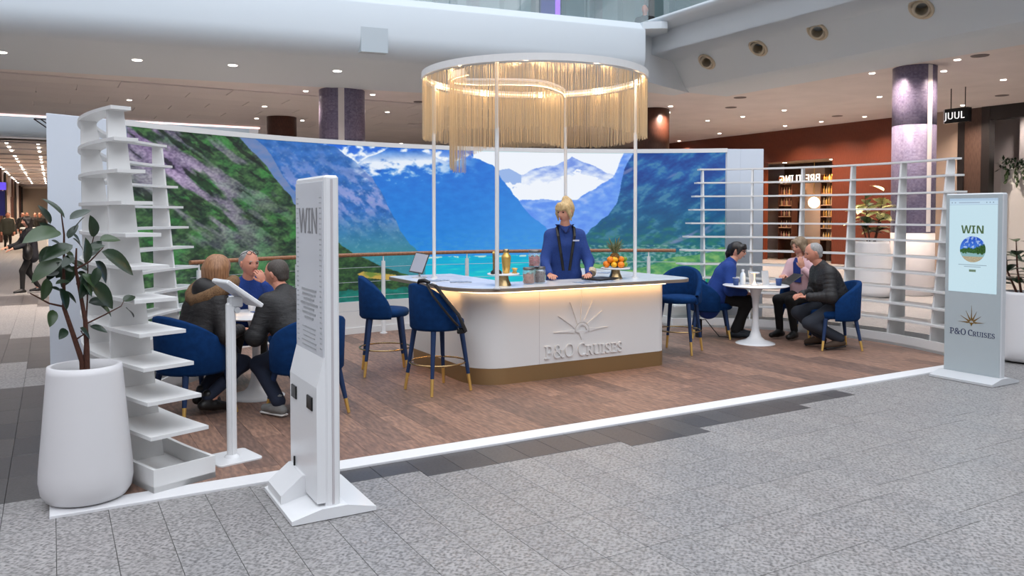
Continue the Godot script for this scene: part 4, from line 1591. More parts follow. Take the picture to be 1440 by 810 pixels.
func near_totem(root: Node) -> void:
	# the face looks to -x; z runs towards the camera
	var st := new_st()
	bx(st, Vector3(-0.043, 1.32, 0.0), Vector3(0.006, 0.96, 0.53), 0.002)
	obj("face_panel", st, sm(Color(0.80, 0.81, 0.83), 0.18), root)
	# dispenser box with a sloping top
	st = new_st()
	var box := PackedVector2Array([V2(-0.03, 0.08), V2(-0.085, 0.08), V2(-0.085, 0.70), V2(-0.045, 0.86), V2(-0.03, 0.86)])
	prism(st, box, 0.54, Transform3D(Basis.IDENTITY, Vector3(0, 0, -0.27)))
	obj("dispenser", st, M.white_gloss, root)
	for z in [-0.17, 0.15]:
		st = new_st()
		bx(st, Vector3(-0.088, 0.60, z), Vector3(0.012, 0.075, 0.1), 0.004)
		obj("sensor", st, M.black_gloss, root)
	st = new_st()
	bx(st, Vector3(-0.09, 0.16, -0.17), Vector3(0.01, 0.13, 0.012), 0.003)
	obj("hinge", st, M.black, root)
	st = new_st()
	prism(st, PackedVector2Array([V2(-0.04, 0.06), V2(-0.22, 0.03), V2(-0.22, 0.075), V2(-0.10, 0.17), V2(-0.04, 0.17)]), 0.30, Transform3D(Basis.IDENTITY, Vector3(0, 0, -0.26)))
	obj("drip_tray", st, M.white_gloss, root)
	st = new_st()
	bx(st, Vector3(0.0, 0.94, 0.282), Vector3(0.012, 1.74, 0.004), 0.001)
	obj("side_groove", st, M.pale_wall, root)
	# WIN and the small print
	var win := node_of("lettering", text_mesh("WIN", 0.14, 0.002, "Droid Sans"), sm(Color(0.54, 0.54, 0.55), 0.7), root)
	win.rotation_degrees = Vector3(0, -90, 0)
	win.position = Vector3(-0.048, 1.585, 0.0)
	var ink := sm(Color(0.62, 0.63, 0.64), 0.8)
	var r2 := RandomNumberGenerator.new()
	r2.seed = 2
	for k in 12:
		st = new_st()
		var y := 1.20 - k * 0.026 - (0.03 if k > 6 else 0.0)
		var w := r2.randf_range(0.16, 0.34) if k < 7 else r2.randf_range(0.22, 0.3)
		bx(st, Vector3(-0.0475, y, 0.0), Vector3(0.002, 0.012 if k < 7 else 0.006, w), 0.0)
		obj("print_line", st, ink, root)
	# rows of fixing holes down both sides
	st = new_st()
	for e in [-0.235, -0.215, 0.215, 0.235]:
		for k in 30:
			bx(st, Vector3(-0.0465, 0.90 + k * 0.028, e), Vector3(0.002, 0.008, 0.008), 0.0)
	var dots := obj("fixing_holes", st, ink, root)
	dots.set_meta("kind", "stuff")

func far_totem(root: Node) -> void:
	var st := new_st()
	bx(st, Vector3(-0.042, 0.94, 0), Vector3(0.006, 1.76, 0.545), 0.002)
	obj("face_glass", st, M.totem_grey, root)
	# lit screen with its page
	st = new_st()
	var x := -0.047
	var z0 := -0.235
	var z1 := 0.235
	var y0 := 0.86
	var y1 := 1.78
	for v in [[z0, y1, 0, 0], [z1, y1, 1, 0], [z1, y0, 1, 1], [z0, y1, 0, 0], [z1, y0, 1, 1], [z0, y0, 0, 1]]:
		st.set_uv(Vector2(v[2], v[3]))
		st.add_vertex(Vector3(x, v[1], v[0]))
	var m := sm(Color(0.02, 0.02, 0.02), 0.2)
	m.emission_enabled = true
	m.emission = Color(1, 1, 1)
	m.emission_texture = ImageTexture.create_from_image(paint_page())
	m.emission_operator = BaseMaterial3D.EMISSION_OP_MULTIPLY
	m.emission_energy_multiplier = 0.9
	obj("screen", st, m, root)
	var l := AreaLight3D.new()
	l.name = "lamp"
	root.add_child(l, true)
	l.area_size = Vector2(0.46, 0.9)
	l.position = Vector3(-0.07, 1.32, 0)
	l.rotation_degrees = Vector3(0, 90, 0)
	l.light_color = Color(0.8, 0.92, 1.0)
	l.light_energy = 0.05
	l.shadow_enabled = true
	var win := node_of("screen_lettering", text_mesh("WIN", 0.078, 0.002, "Droid Sans", true), glow(Color(0.30, 0.40, 0.25), 0.45), root)
	win.rotation_degrees = Vector3(0, -90, 0)
	win.position = Vector3(-0.049, 1.475, 0.0)
	# emblem and name on the lower half
	st = new_st()
	sun_emblem(st, 0.42, 0.002, Transform3D(Basis(Vector3.UP, deg_to_rad(-90)), Vector3(-0.0455, 0.565, 0.0)))
	obj("sun_emblem", st, sm(Color(0.50, 0.38, 0.14), 0.45, 0.4), root)
	letters(root, "P&O", "C", "RUISES", 0.058, Vector3(-0.0455, 0.435, -0.215), M.navy, 0.002, 1.0, Basis(Vector3.UP, deg_to_rad(-90)))

func paint_page() -> Image:
	var w := 300
	var h := 580
	var im := Image.create(w, h, false, Image.FORMAT_RGB8)
	im.fill(Color(0.80, 0.91, 0.96))
	im.fill_rect(Rect2i(0, 0, w, 14), Color(0.70, 0.80, 0.90))
	im.fill_rect(Rect2i(0, 14, w, 24), Color(0.78, 0.88, 0.95))
	im.fill_rect(Rect2i(60, 22, 130, 7), Color(0.66, 0.74, 0.82))
	for k in 3: im.fill_rect(Rect2i(230 + k * 20, 22, 6, 7), Color(0.5, 0.6, 0.68))
	for k in 2: im.fill_rect(Rect2i(12 + k * 20, 22, 9, 7), Color(0.6, 0.68, 0.76))
	im.fill_rect(Rect2i(0, 38, w, 2), Color(0.66, 0.76, 0.84))
	# round beach picture
	var f := FastNoiseLite.new()
	f.seed = 6
	f.frequency = 0.03
	for j in range(230, 396):
		for i in range(68, 232):
			var d := Vector2(i - 150, j - 313).length()
			if d > 80: continue
			var n := f.get_noise_2d(i, j)
			var n2 := f.get_noise_2d(i * 4.0, j * 4.0)
			var y := (j - 233) / 160.0
			var c := Color(0.10, 0.30, 0.78).lerp(Color(0.35, 0.58, 0.9), y * 1.6)
			if n > 0.22 and y < 0.45: c = c.lerp(Color(0.9, 0.94, 1), 0.6)
			if y > 0.46 + n * 0.12: c = Color(0.10, 0.28, 0.16).lerp(Color(0.28, 0.46, 0.2), n2 + 0.5)
			if i > 175 and y > 0.25 + (232 - i) * 0.003 + n2 * 0.12: c = Color(0.08, 0.24, 0.10).lerp(Color(0.25, 0.42, 0.16), n2 + 0.5)
			if y > 0.66 + n * 0.1: c = Color(0.55, 0.72, 0.74) if y < 0.78 else Color(0.80, 0.74, 0.60).lerp(Color(0.62, 0.58, 0.5), n2 + 0.5)
			im.set_pixel(i, j, c)
	for k in 2: im.fill_rect(Rect2i(62 + k * 36, 408 + k * 11, 176 - k * 72, 4), Color(0.58, 0.66, 0.72))
	im.fill_rect(Rect2i(130, 438, 42, 14), Color(0.42, 0.52, 0.44))
	return im

# ------------------------------------------------------------------ seats and tables
# wrap-round back: phi 0 is straight behind, +-phi_max are the front ends; faces +z
func shell(st: SurfaceTool, rx: float, rz: float, th: float, phi_max: float, y0: float, top: Callable, flare: float) -> void:
	st.set_smooth_group(1)
	var n := 26
	var loops := []
	for k in n + 1:
		var phi := lerpf(-phi_max, phi_max, float(k) / n)
		var yt: float = top.call(phi)
		var pts := []
		var at := func(off: float, y: float) -> Vector3:
			var f: float = 1.0 + flare * (y - y0)
			return Vector3(sin(phi) * (rx * f + off), y, -cos(phi) * (rz * f + off))
		var h := th * 0.5
		pts.append(at.call(-h * 0.6, y0))
		pts.append(at.call(h * 0.4, y0 - 0.004))
		pts.append(at.call(h, y0 + 0.02))
		pts.append(at.call(h, lerpf(y0, yt, 0.5)))
		pts.append(at.call(h, yt - 0.02))
		pts.append(at.call(h * 0.7, yt - 0.004))
		pts.append(at.call(0.0, yt))
		pts.append(at.call(-h * 0.7, yt - 0.004))
		pts.append(at.call(-h, yt - 0.02))
		pts.append(at.call(-h, lerpf(y0, yt, 0.5)))
		pts.append(at.call(-h, y0 + 0.02))
		loops.append(pts)
	for k in n:
		var a: Array = loops[k]
		var b: Array = loops[k + 1]
		for j in a.size():
			var j2 := (j + 1) % a.size()
			quad(st, a[j], b[j], b[j2], a[j2])
	for e in [0, n]:
		var a: Array = loops[e]
		var c := Vector3.ZERO
		for q in a: c += q
		c /= a.size()
		for j in a.size():
			tri(st, c, a[j], a[(j + 1) % a.size()])

func cushion(st: SurfaceTool, rx: float, rz: float, y0: float, y1: float, front: float = 0.0) -> void:
	var h := y1 - y0
	var prof := [V2(0, y0), V2(0.9, y0), V2(0.98, y0 + h * 0.2), V2(1.0, y0 + h * 0.5), V2(0.98, y0 + h * 0.8), V2(0.9, y1 - h * 0.04), V2(0.6, y1 + 0.006), V2(0, y1 + 0.01)]
	lathe(st, prof, 28, Vector3(0, 0, front), Basis(Vector3(rx, 0, 0), Vector3.UP, Vector3(0, 0, rz)))

func leg_with_tip(root: Node, a: Vector3, b: Vector3, r0: float, r1: float, tip: float) -> void:
	var k := 1.0 - tip / a.distance_to(b)
	var m := a.lerp(b, k)
	var rm := lerpf(r0, r1, k)
	var st := new_st()
	tube(st, [a, m], [r0, rm], 10)
	var leg := obj("leg", st, M.velvet_leg, root)
	st = new_st()
	tube(st, [m, b], [rm * 0.96, r1], 10)
	obj("brass_tip", st, M.gold, leg)

func make_stool() -> Node3D:
	var o := thing("bar_stool", "x", "bar stool", Vector3.ZERO, 0, "blue velvet bar stools at the counter")
	var st := new_st()
	cushion(st, 0.225, 0.225, 0.585, 0.665, 0.03)
	obj("seat", st, M.velvet, o)
	st = new_st()
	shell(st, 0.225, 0.215, 0.055, deg_to_rad(104), 0.575, func(phi: float) -> float: return 0.66 + 0.335 * pow(maxf(cos(phi * 0.86), 0.0), 0.62), 0.16)
	obj("backrest", st, M.velvet, o)
	for e in [[-1, -1], [1, -1], [1, 1], [-1, 1]]:
		leg_with_tip(o, Vector3(e[0] * 0.15, 0.59, e[1] * 0.15 + 0.01), Vector3(e[0] * 0.215, 0.006, e[1] * 0.215 + 0.01), 0.025, 0.013, 0.155)
	st = new_st()
	var pts := []
	for k in 36: pts.append(Vector3(0.255 * cos(TAU * k / 36), 0.265, 0.01 + 0.255 * sin(TAU * k / 36)))
	tube(st, pts, 0.008, 8, false, true)
	obj("footrest_ring", st, M.brass_ring, o)
	return o

func make_armchair() -> Node3D:
	var o := thing("armchair", "x", "armchair", Vector3.ZERO, 0, "blue velvet armchairs at the round tables")
	var st := new_st()
	cushion(st, 0.25, 0.25, 0.375, 0.465, 0.03)
	obj("seat", st, M.velvet, o)
	st = new_st()
	shell(st, 0.265, 0.25, 0.06, deg_to_rad(112), 0.36, func(phi: float) -> float: return 0.56 + 0.26 * pow(maxf(cos(phi * 0.8), 0.0), 0.7), 0.14)
	obj("backrest", st, M.velvet, o)
	for e in [[-1, -1], [1, -1], [1, 1], [-1, 1]]:
		leg_with_tip(o, Vector3(e[0] * 0.175, 0.38, e[1] * 0.175), Vector3(e[0] * 0.235, 0.006, e[1] * 0.235), 0.026, 0.013, 0.12)
	return o

func make_table() -> Node3D:
	var o := thing("round_table", "x", "table", Vector3.ZERO, 0, "white tulip tables")
	var st := new_st()
	lathe(st, [V2(0, 0.70), V2(0.30, 0.702), V2(0.385, 0.715), V2(0.4, 0.722), V2(0.4, 0.728), V2(0.39, 0.732), V2(0, 0.732)], 48)
	obj("tabletop", st, M.white_gloss, o)
	st = new_st()
	lathe(st, [V2(0.24, 0.0), V2(0.24, 0.006), V2(0.2, 0.022), V2(0.12, 0.045), V2(0.075, 0.085), V2(0.05, 0.16), V2(0.036, 0.30), V2(0.035, 0.42), V2(0.045, 0.56), V2(0.07, 0.66), V2(0.09, 0.70)], 36)
	obj("pedestal", st, M.white_gloss, o)
	return o

func build_tables_and_seats() -> void:
	var stool := make_stool()
	stool.position = P(3.06, DECK, 1.75)
	stool.rotation.y = face(1.0, 0.18)
	stool.set_meta("label", "blue velvet bar stool with a black bag strap over its back")
	copy_of(stool, "blue velvet bar stool at the counter's far left corner", P(2.93, DECK, 2.75), face(1.0, -0.3))
	copy_of(stool, "blue velvet bar stool at the right end of the counter", P(6.37, DECK, 2.2), face(-0.9, -0.55))
	copy_of(stool, "blue velvet bar stool half hidden behind the counter's right arm", P(5.95, DECK, 3.75), face(0.15, -1.0))
	var t1 := make_table()
	t1.position = P(1.58, DECK, 2.33)
	t1.set_meta("label", "round white tulip table on the left with three people round it")
	copy_of(t1, "round white tulip table on the right beside the right-hand shelves", P(7.62, DECK, 2.2))
	var c := make_armchair()
	c.position = P(1.0, DECK, 1.93)
	c.rotation.y = face(1.0, 0.45)
	c.set_meta("label", "blue velvet armchair under the woman with the fur hood")
	copy_of(c, "blue velvet armchair partly behind the white totem", P(1.80, DECK, 1.5), face(-0.3, 1.0))
	copy_of(c, "blue velvet armchair under the white-haired man in blue", P(1.62, DECK, 3.08), face(-0.1, -1.0))
	copy_of(c, "blue velvet armchair under the dark-haired woman in blue", P(7.50, DECK, 2.86), face(0.75, -0.65))
	copy_of(c, "blue velvet armchair under the woman in the pale pink top", P(8.60, DECK, 2.30), face(-1.0, -0.15))
	copy_of(c, "blue velvet armchair under the man in the black puffer jacket, by the right shelves", P(8.16, DECK, 1.46), face(-0.85, 0.5))

# ------------------------------------------------------------------ things on the counter
func jar(label: String, at: Vector3, fill: Color, seed_: int) -> void:
	var o := thing("sweet_jar", label, "jar", at, 0, "glass sweet jars on the counter")
	var st := new_st()
	lathe(st, [V2(0, 0.002), V2(0.052, 0.002), V2(0.058, 0.012), V2(0.058, 0.125), V2(0.05, 0.135), V2(0.05, 0.14)], 20)
	obj("glass", st, M.jar_glass, o)
	var r2 := RandomNumberGenerator.new()
	r2.seed = seed_
	st = new_st()
	lathe(st, [V2(0, 0.008), V2(0.048, 0.008), V2(0.048, 0.095), V2(0, 0.1)], 14)
	for k in 90:
		var a := r2.randf() * TAU
		var y := r2.randf_range(0.014, 0.108)
		var rr := 0.047 if y < 0.095 else r2.randf_range(0.0, 0.045)
		ball(st, Vector3(cos(a) * rr, y, sin(a) * rr), Vector3.ONE * r2.randf_range(0.006, 0.009), 6)
	var f := obj("sweets", st, textured(sm(fill, 0.5), ntex(0.08, [Color(0.55, 0.5, 0.45), Color(0.9, 0.85, 0.8), Color(1, 1, 1)], seed_, 128, FastNoiseLite.TYPE_VALUE, 2), Vector3(10, 10, 10)), o)
	f.set_meta("kind", "stuff")
	st = new_st()
	lathe(st, [V2(0.054, 0.137), V2(0.056, 0.14), V2(0.056, 0.158), V2(0.05, 0.163), V2(0, 0.163)], 20)
	obj("lid", st, sm(Color(0.45, 0.44, 0.43), 0.3, 0.6), o)

func cake_stand(label: String, at: Vector3) -> Node3D:
	var o := thing("cake_stand", label, "cake stand", at, 0, "gold footed stands on the counter")
	var st := new_st()
	lathe(st, [V2(0, 0.1), V2(0.15, 0.102), V2(0.155, 0.112), V2(0.15, 0.116), V2(0, 0.112)], 32)
	obj("plate", st, M.white_gloss, o)
	st = new_st()
	lathe(st, [V2(0.075, 0.0), V2(0.072, 0.01), V2(0.05, 0.06), V2(0.045, 0.1)], 24)
	obj("pedestal", st, M.brass_ring, o)
	return o

func build_counter_items() -> void:
	var a := P(3.60, TOP, 1.60)
	cake_stand("white plate on a gold foot holding the cocktail shaker", P(3.74, TOP, 1.72))
	var sh := thing("cocktail_shaker", "gold cocktail shaker on the footed plate", "shaker", P(3.77, TOP + 0.114, 1.72))
	var st := new_st()
	lathe(st, [V2(0, 0), V2(0.032, 0), V2(0.038, 0.06), V2(0.045, 0.14), V2(0.045, 0.15)], 24)
	obj("cup", st, M.gold, sh)
	st = new_st()
	lathe(st, [V2(0.046, 0.15), V2(0.044, 0.165), V2(0.026, 0.19), V2(0.026, 0.2)], 24)
	obj("shoulder", st, M.gold, sh)
	st = new_st()
	lathe(st, [V2(0.027, 0.2), V2(0.027, 0.222), V2(0.022, 0.23), V2(0, 0.23)], 20)
	obj("cap", st, M.brass_ring, sh)
	var mu := thing("muddler", "slim brass bar spoon stick standing by the shaker", "bar tool", P(3.66, TOP + 0.114, 1.76))
	st = new_st()
	tube(st, [Vector3(0, 0, 0), Vector3(-0.002, 0.1, 0), Vector3(-0.004, 0.19, 0)], [0.012, 0.011, 0.012], 10)
	obj("handle", st, M.brass_ring, mu)
	st = new_st()
	ball(st, Vector3(-0.004, 0.195, 0), Vector3.ONE * 0.014, 10)
	obj("knob", st, M.gold, mu)
	var bn := node_of("dark_napkin", dome(0.055, 0.05), M.black)
	bn.position = P(3.645, TOP + 0.114, 1.69)
	tag(bn, "small crumpled black cloth on the footed plate", "cloth")
	for q in [[3.86, 1.70, 0], [3.855, 1.655, 1]]:
		var jg := thing("jigger", ["small brass measuring cup on the footed plate", "second small brass measuring cup on the footed plate's near side"][q[2]], "measuring cup", P(q[0] - 0.03, TOP + 0.114, q[1] - 0.02), 0, "brass measuring cups")
		st = new_st()
		lathe(st, [V2(0, 0), V2(0.02, 0), V2(0.006, 0.024), V2(0.022, 0.05)], 16)
		obj("cup", st, M.gold, jg)
	jar("glass sweet jar of orange sweets, front left of the three", P(4.02, TOP, 1.72), Color(0.66, 0.38, 0.22), 3)
	jar("glass sweet jar of brown striped sweets, front right of the three", P(4.17, TOP, 1.76), Color(0.42, 0.30, 0.28), 4)
	jar("glass sweet jar of pink sweets stacked on top of the others", P(4.10, TOP + 0.164, 1.745), Color(0.70, 0.24, 0.28), 5)
	# fruit stand
	var fs := P(5.16, TOP, 1.84)
	cake_stand("white plate on a gold foot heaped with fruit", fs)
	var yp := TOP + 0.115
	var fr := [[-0.10, 0.02, 0, 0], [-0.065, -0.06, 0, 1], [0.0, -0.095, 0, 0], [0.07, -0.07, 0, 2], [0.105, 0.0, 0, 0], [0.07, 0.07, 0, 1], [-0.06, 0.08, 0, 0], [-0.035, -0.03, 1, 1], [0.04, -0.04, 1, 0], [0.09, -0.035, 1, 2], [-0.08, -0.015, 1, 0], [0.05, 0.03, 1, 2]]
	var cols := [sm(Color(0.93, 0.52, 0.08), 0.5), sm(Color(0.95, 0.70, 0.12), 0.5), sm(Color(0.45, 0.58, 0.12), 0.45)]
	var kinds := ["orange", "lemon", "lime"]
	st = new_st()
	ball(st, Vector3.ZERO, Vector3(0.036, 0.034, 0.036), 14)
	var om := commit(st)
	st = new_st()
	ball(st, Vector3.ZERO, Vector3(0.04, 0.03, 0.03), 14)
	ball(st, Vector3(0.04, 0, 0), Vector3(0.01, 0.008, 0.008), 8)
	var lm := commit(st)
	for k in fr.size():
		var f: Array = fr[k]
		var kind: int = f[3]
		var o := node_of(kinds[kind], lm if kind == 1 else om, cols[kind])
		o.position = fs + Vector3(f[0], 0.15 + f[2] * 0.052, -f[1])
		o.rotation.y = k * 1.3
		if kind == 2: o.scale = Vector3.ONE * 0.85
		tag(o, ["whole orange in the fruit heap beside the pineapple", "yellow lemon in the fruit heap beside the pineapple", "green lime in the fruit heap beside the pineapple"][kind], kinds[kind], kinds[kind] + "s on the fruit stand")
	var pa := thing("pineapple", "pineapple standing in the middle of the fruit heap", "pineapple", fs + Vector3(-0.01, 0.116, 0.0))
	st = new_st()
	lathe(st, [V2(0, 0.0), V2(0.035, 0.005), V2(0.05, 0.04), V2(0.054, 0.08), V2(0.046, 0.125), V2(0.03, 0.15), V2(0, 0.155)], 20)
	for k in 60:
		var yy := 0.012 + 0.13 * float(k) / 60.0
		var an := k * 2.399
		var rr := 0.052 * sqrt(maxf(1.0 - pow((yy - 0.075) / 0.09, 2.0), 0.05))
		ball(st, Vector3(cos(an) * rr, yy, sin(an) * rr), Vector3(0.008, 0.009, 0.008), 5)
	obj("fruit", st, textured(sm(Color(0.62, 0.45, 0.15), 0.7), ntex(0.1, [Color(0.45, 0.4, 0.3), Color(1, 0.95, 0.8)], 3, 128, FastNoiseLite.TYPE_VALUE, 2), Vector3(12, 12, 12)), pa)
	var lfm := sm(Color(0.40, 0.42, 0.27), 0.55)
	for k in 22:
		st = new_st()
		var an := k * 2.399
		var e := 0.25 + 0.75 * (1.0 - k / 22.0)
		var base := Vector3(cos(an) * 0.016, 0.148 + 0.03 * k / 22.0, sin(an) * 0.016)
		var len := 0.09 + 0.07 * k / 22.0
		var out := Vector3(cos(an) * e * 0.8, 1.0, sin(an) * e * 0.8).normalized()
		var p1 := base + out * len * 0.55
		var p2 := base + out * len + Vector3(cos(an), -0.2, sin(an)) * len * 0.25 * e
		tube(st, [base, p1, p2], [0.009, 0.008, 0.001], 5)
		obj("crown_leaf", st, lfm, pa)
	# leaflets
	var paper := textured(sm(Color(0.75, 0.78, 0.82), 0.5), ntex(0.03, [Color(0.25, 0.33, 0.45), Color(0.7, 0.74, 0.8), Color(1, 1, 1)], 8, 128), Vector3(5, 5, 5))
	var lf := [[3.42, 2.52, 0.3, "leaflet lying flat near the tablet on the counter's left arm", 0], [3.55, 2.25, -0.4, "leaflet on the counter's left arm, nearer the shaker", 0], [4.60, 1.60, 0.2, "leaflet lying before the hostess's right hand", 0], [4.80, 1.64, -0.5, "open leaflet lying before the hostess's left hand", 1], [5.55, 2.55, 0.4, "leaflet on the counter's right arm behind the fruit", 0]]
	for q in lf:
		st = new_st()
		bx(st, Vector3(0, 0.002, 0), Vector3(0.21 if q[4] == 0 else 0.3, 0.004, 0.148), 0.0)
		var o := obj("leaflet", st, paper)
		o.position = P(q[0], TOP + 0.0005, q[1])
		o.rotation.y = q[2]
		tag(o, q[3], "leaflet", "leaflets on the counter")
	var cb := thing("black_folder", "black folder in front of the hostess on the counter", "folder", P(4.92, TOP + 0.006, 1.78), 0.35)
	st = new_st()
	bx(st, Vector3(0, 0.008, 0), Vector3(0.34, 0.014, 0.24), 0.004)
	obj("cover", st, M.black, cb)
	# tablet on a stand
	var tb := thing("tablet_display", "tilted tablet on a short stand at the counter's left end", "tablet", P(3.42, TOP, 2.98), face(-0.75, -0.65))
	st = new_st()
	bx(st, Vector3(0, 0.006, 0), Vector3(0.12, 0.012, 0.12), 0.004)
	obj("foot", st, M.totem_side, tb)
	st = new_st()
	tube(st, [Vector3(0, 0.01, 0), Vector3(0, 0.13, -0.03)], 0.012, 8)
	obj("stem", st, M.totem_side, tb)
	var bb := Basis(Vector3.RIGHT, deg_to_rad(-28)) * Basis(Vector3.BACK, deg_to_rad(-8))
	st = new_st()
	bx(st, Vector3(0, 0.155, 0), Vector3(0.17, 0.235, 0.012), 0.004, bb)
	obj("frame", st, M.black_gloss, tb)
	st = new_st()
	bx(st, Vector3(0, 0.155, 0) + bb * Vector3(0, 0, 0.007), Vector3(0.15, 0.21, 0.002), 0.0, bb)
	obj("screen", st, sm(Color(0.56, 0.57, 0.62), 0.25), tb)

func dome(r: float, h: float) -> ArrayMesh:
	var st := new_st()
	lathe(st, [V2(r, 0.0), V2(r * 0.9, h * 0.5), V2(r * 0.5, h * 0.85), V2(0, h)], 14)
	return commit(st)

func cup(label: String, at: Vector3, m: Material) -> void:
	var o := thing("paper_cup", label, "cup", at, 0, "paper cups on the tables")
	var st := new_st()
	lathe(st, [V2(0, 0.0), V2(0.03, 0.0), V2(0.04, 0.09), V2(0.037, 0.09), V2(0.03, 0.02), V2(0, 0.02)], 20)
	obj("wall", st, m, o)
	st = new_st()
	var pts := []
	for k in 20: pts.append(Vector3(0.0395 * cos(TAU * k / 20), 0.09, 0.0395 * sin(TAU * k / 20)))
	tube(st, pts, 0.0025, 6, false, true)
	obj("rim", st, M.trim_white, o)

func table_lamp(label: String, at: Vector3) -> void:
	var o := thing("table_lamp", label, "lamp", at, 0, "cordless lamps on the tables")
	var st := new_st()
	lathe(st, [V2(0, 0.0), V2(0.045, 0.0), V2(0.045, 0.008), V2(0.02, 0.03), V2(0.011, 0.06), V2(0.011, 0.15)], 20)
	obj("base", st, M.white_gloss, o)
	st = new_st()
	lathe(st, [V2(0.0, 0.165), V2(0.062, 0.165), V2(0.066, 0.157), V2(0.062, 0.15)], 24)
	obj("shade", st, M.white_gloss, o)
	st = new_st()
	lathe(st, [V2(0.0, 0.149), V2(0.055, 0.149)], 24)
	obj("lamp_diffuser", st, glow(Color(1, 0.82, 0.55), 5.0), o)
	omni(o, Vector3(0, 0.12, 0), 0.03, Color(1, 0.8, 0.52), 0.02)

func bottle_of_gel(label: String, at: Vector3) -> void:
	var o := thing("pump_bottle", label, "bottle", at, 0, "clear bottles on the tables")
	var st := new_st()
	lathe(st, [V2(0, 0.0), V2(0.032, 0.0), V2(0.034, 0.01), V2(0.034, 0.11), V2(0.028, 0.14), V2(0.014, 0.155), V2(0.014, 0.165)], 20)
	obj("body", st, sm(Color(0.80, 0.84, 0.88), 0.2), o)
	st = new_st()
	lathe(st, [V2(0.016, 0.165), V2(0.016, 0.19), V2(0, 0.19)], 16)
	obj("cap", st, M.trim_white, o)

func build_table_items() -> void:
	var top := DECK + 0.733
	var navy_cup := sm(Color(0.16, 0.27, 0.48), 0.6)
	cup("blue paper cup before the dark-haired woman on the right table", P(7.36, top, 2.28), navy_cup)
	cup("blue paper cup at the near right side of the right table", P(7.78, top, 1.98), navy_cup)
	table_lamp("small white cordless lamp glowing on the right table", P(7.52, top, 2.13))
	table_lamp("small white cordless lamp glowing on the left table", P(1.36, top, 2.33))
	bottle_of_gel("clear pump bottle beside the lamp on the right table", P(7.50, top, 2.3))
	bottle_of_gel("clear pump bottle beside the lamp on the left table", P(1.36, top, 2.47))
	for q in [[7.62, 2.28, "clear acrylic menu holder behind the lamp on the right table", 0.2], [7.72, 2.14, "white folded price card standing on the right table", -0.2]]:
		var o := thing("menu_holder", q[2], "menu holder", P(q[0], top, q[1]), q[3])
		var st := new_st()
		bx(st, Vector3(0, 0.09, 0), Vector3(0.1, 0.17, 0.004), 0.0, Basis(Vector3.RIGHT, -0.15))
		obj("card", st, M.totem_side, o)
		st = new_st()
		bx(st, Vector3(0, 0.004, 0), Vector3(0.11, 0.008, 0.06), 0.002)
		obj("foot", st, M.totem_side, o)
	var paper := sm(Color(0.80, 0.82, 0.85), 0.5)
	for q in [[7.82, 2.2, "open brochure at the far right of the right table", 0.3, 0.3], [1.72, 2.2, "white sheet of paper on the left table", -0.2, 0.21], [1.66, 2.42, "blue printed card on the left table", 0.4, 0.16]]:
		var st := new_st()
		bx(st, Vector3(0, 0.003, 0), Vector3(q[4], 0.005, 0.15), 0.0)
		var o := obj("brochure", st, paper if q[4] > 0.2 else navy_cup)
		o.position = P(q[0], top, q[1])
		o.rotation.y = q[3]
		tag(o, q[2], "brochure")
	cup("white paper cup before the man in blue on the left table", P(1.60, top, 2.58), M.trim_white)
	# tablet held by the woman in pink
	var st := new_st()
	bx(st, Vector3.ZERO, Vector3(0.21, 0.01, 0.28), 0.004)
	var tb := obj("held_tablet", st, M.black_gloss)
	tb.transform = Transform3D(Basis(Vector3.UP, face(-1.0, 0.3)) * Basis(Vector3.RIGHT, 0.55), P(8.08, 0.80, 2.06))
	tag(tb, "dark tablet held over the right table", "tablet")

# ------------------------------------------------------------------ plants
func leaf_mesh(len: float, w: float, bend: float, fold: float = 0.25) -> ArrayMesh:
	# a broad leaf along +z, with a midrib fold and a downward bend
	var st := new_st()
	st.set_smooth_group(1)
	var n := 8
	var prev := []
	for k in n + 1:
		var f := float(k) / n
		var ww := w * pow(sin(PI * pow(f, 0.85)), 0.75) * (1.0 if k > 0 and k < n else 0.0)
		var y := -bend * f * f
		var z := len * f * (1.0 - 0.12 * bend * f)
		var row := [Vector3(-ww, y + ww * fold, z), Vector3(-ww * 0.5, y + ww * fold * 0.35, z), Vector3(0, y, z), Vector3(ww * 0.5, y + ww * fold * 0.35, z), Vector3(ww, y + ww * fold, z)]
		if k > 0:
			for j in 4: quad(st, prev[j], row[j], row[j + 1], prev[j + 1])
		prev = row
	return commit(st)

func put_leaf(root: Node, mesh: Mesh, m: Material, at: Vector3, dir: Vector3, up: Vector3, sc: float) -> void:
	var z := dir.normalized()
	var x := up.cross(z)
	if x.length() < 0.05: x = Vector3.RIGHT.cross(z)
	x = x.normalized()
	var y := z.cross(x)
	var o := node_of("leaf", mesh, m, root)
	o.transform = Transform3D(Basis(x, y, z) * Basis.from_scale(Vector3.ONE * sc), at)

func pot_mesh(hgt: float, rb: float, rt: float) -> SurfaceTool:
	var st := new_st()
	lathe(st, [V2(0, 0), V2(rb * 0.72, 0.0), V2(rb * 0.86, 0.012), V2(rb * 0.96, 0.05), V2(rb, 0.11), V2(rb * 0.99, 0.18), V2(lerpf(rb, rt, 0.45), hgt * 0.55), V2(rt * 1.02, hgt * 0.95), V2(rt, hgt), V2(rt - 0.025, hgt), V2(rt - 0.03, hgt - 0.06)], 48)
	return st

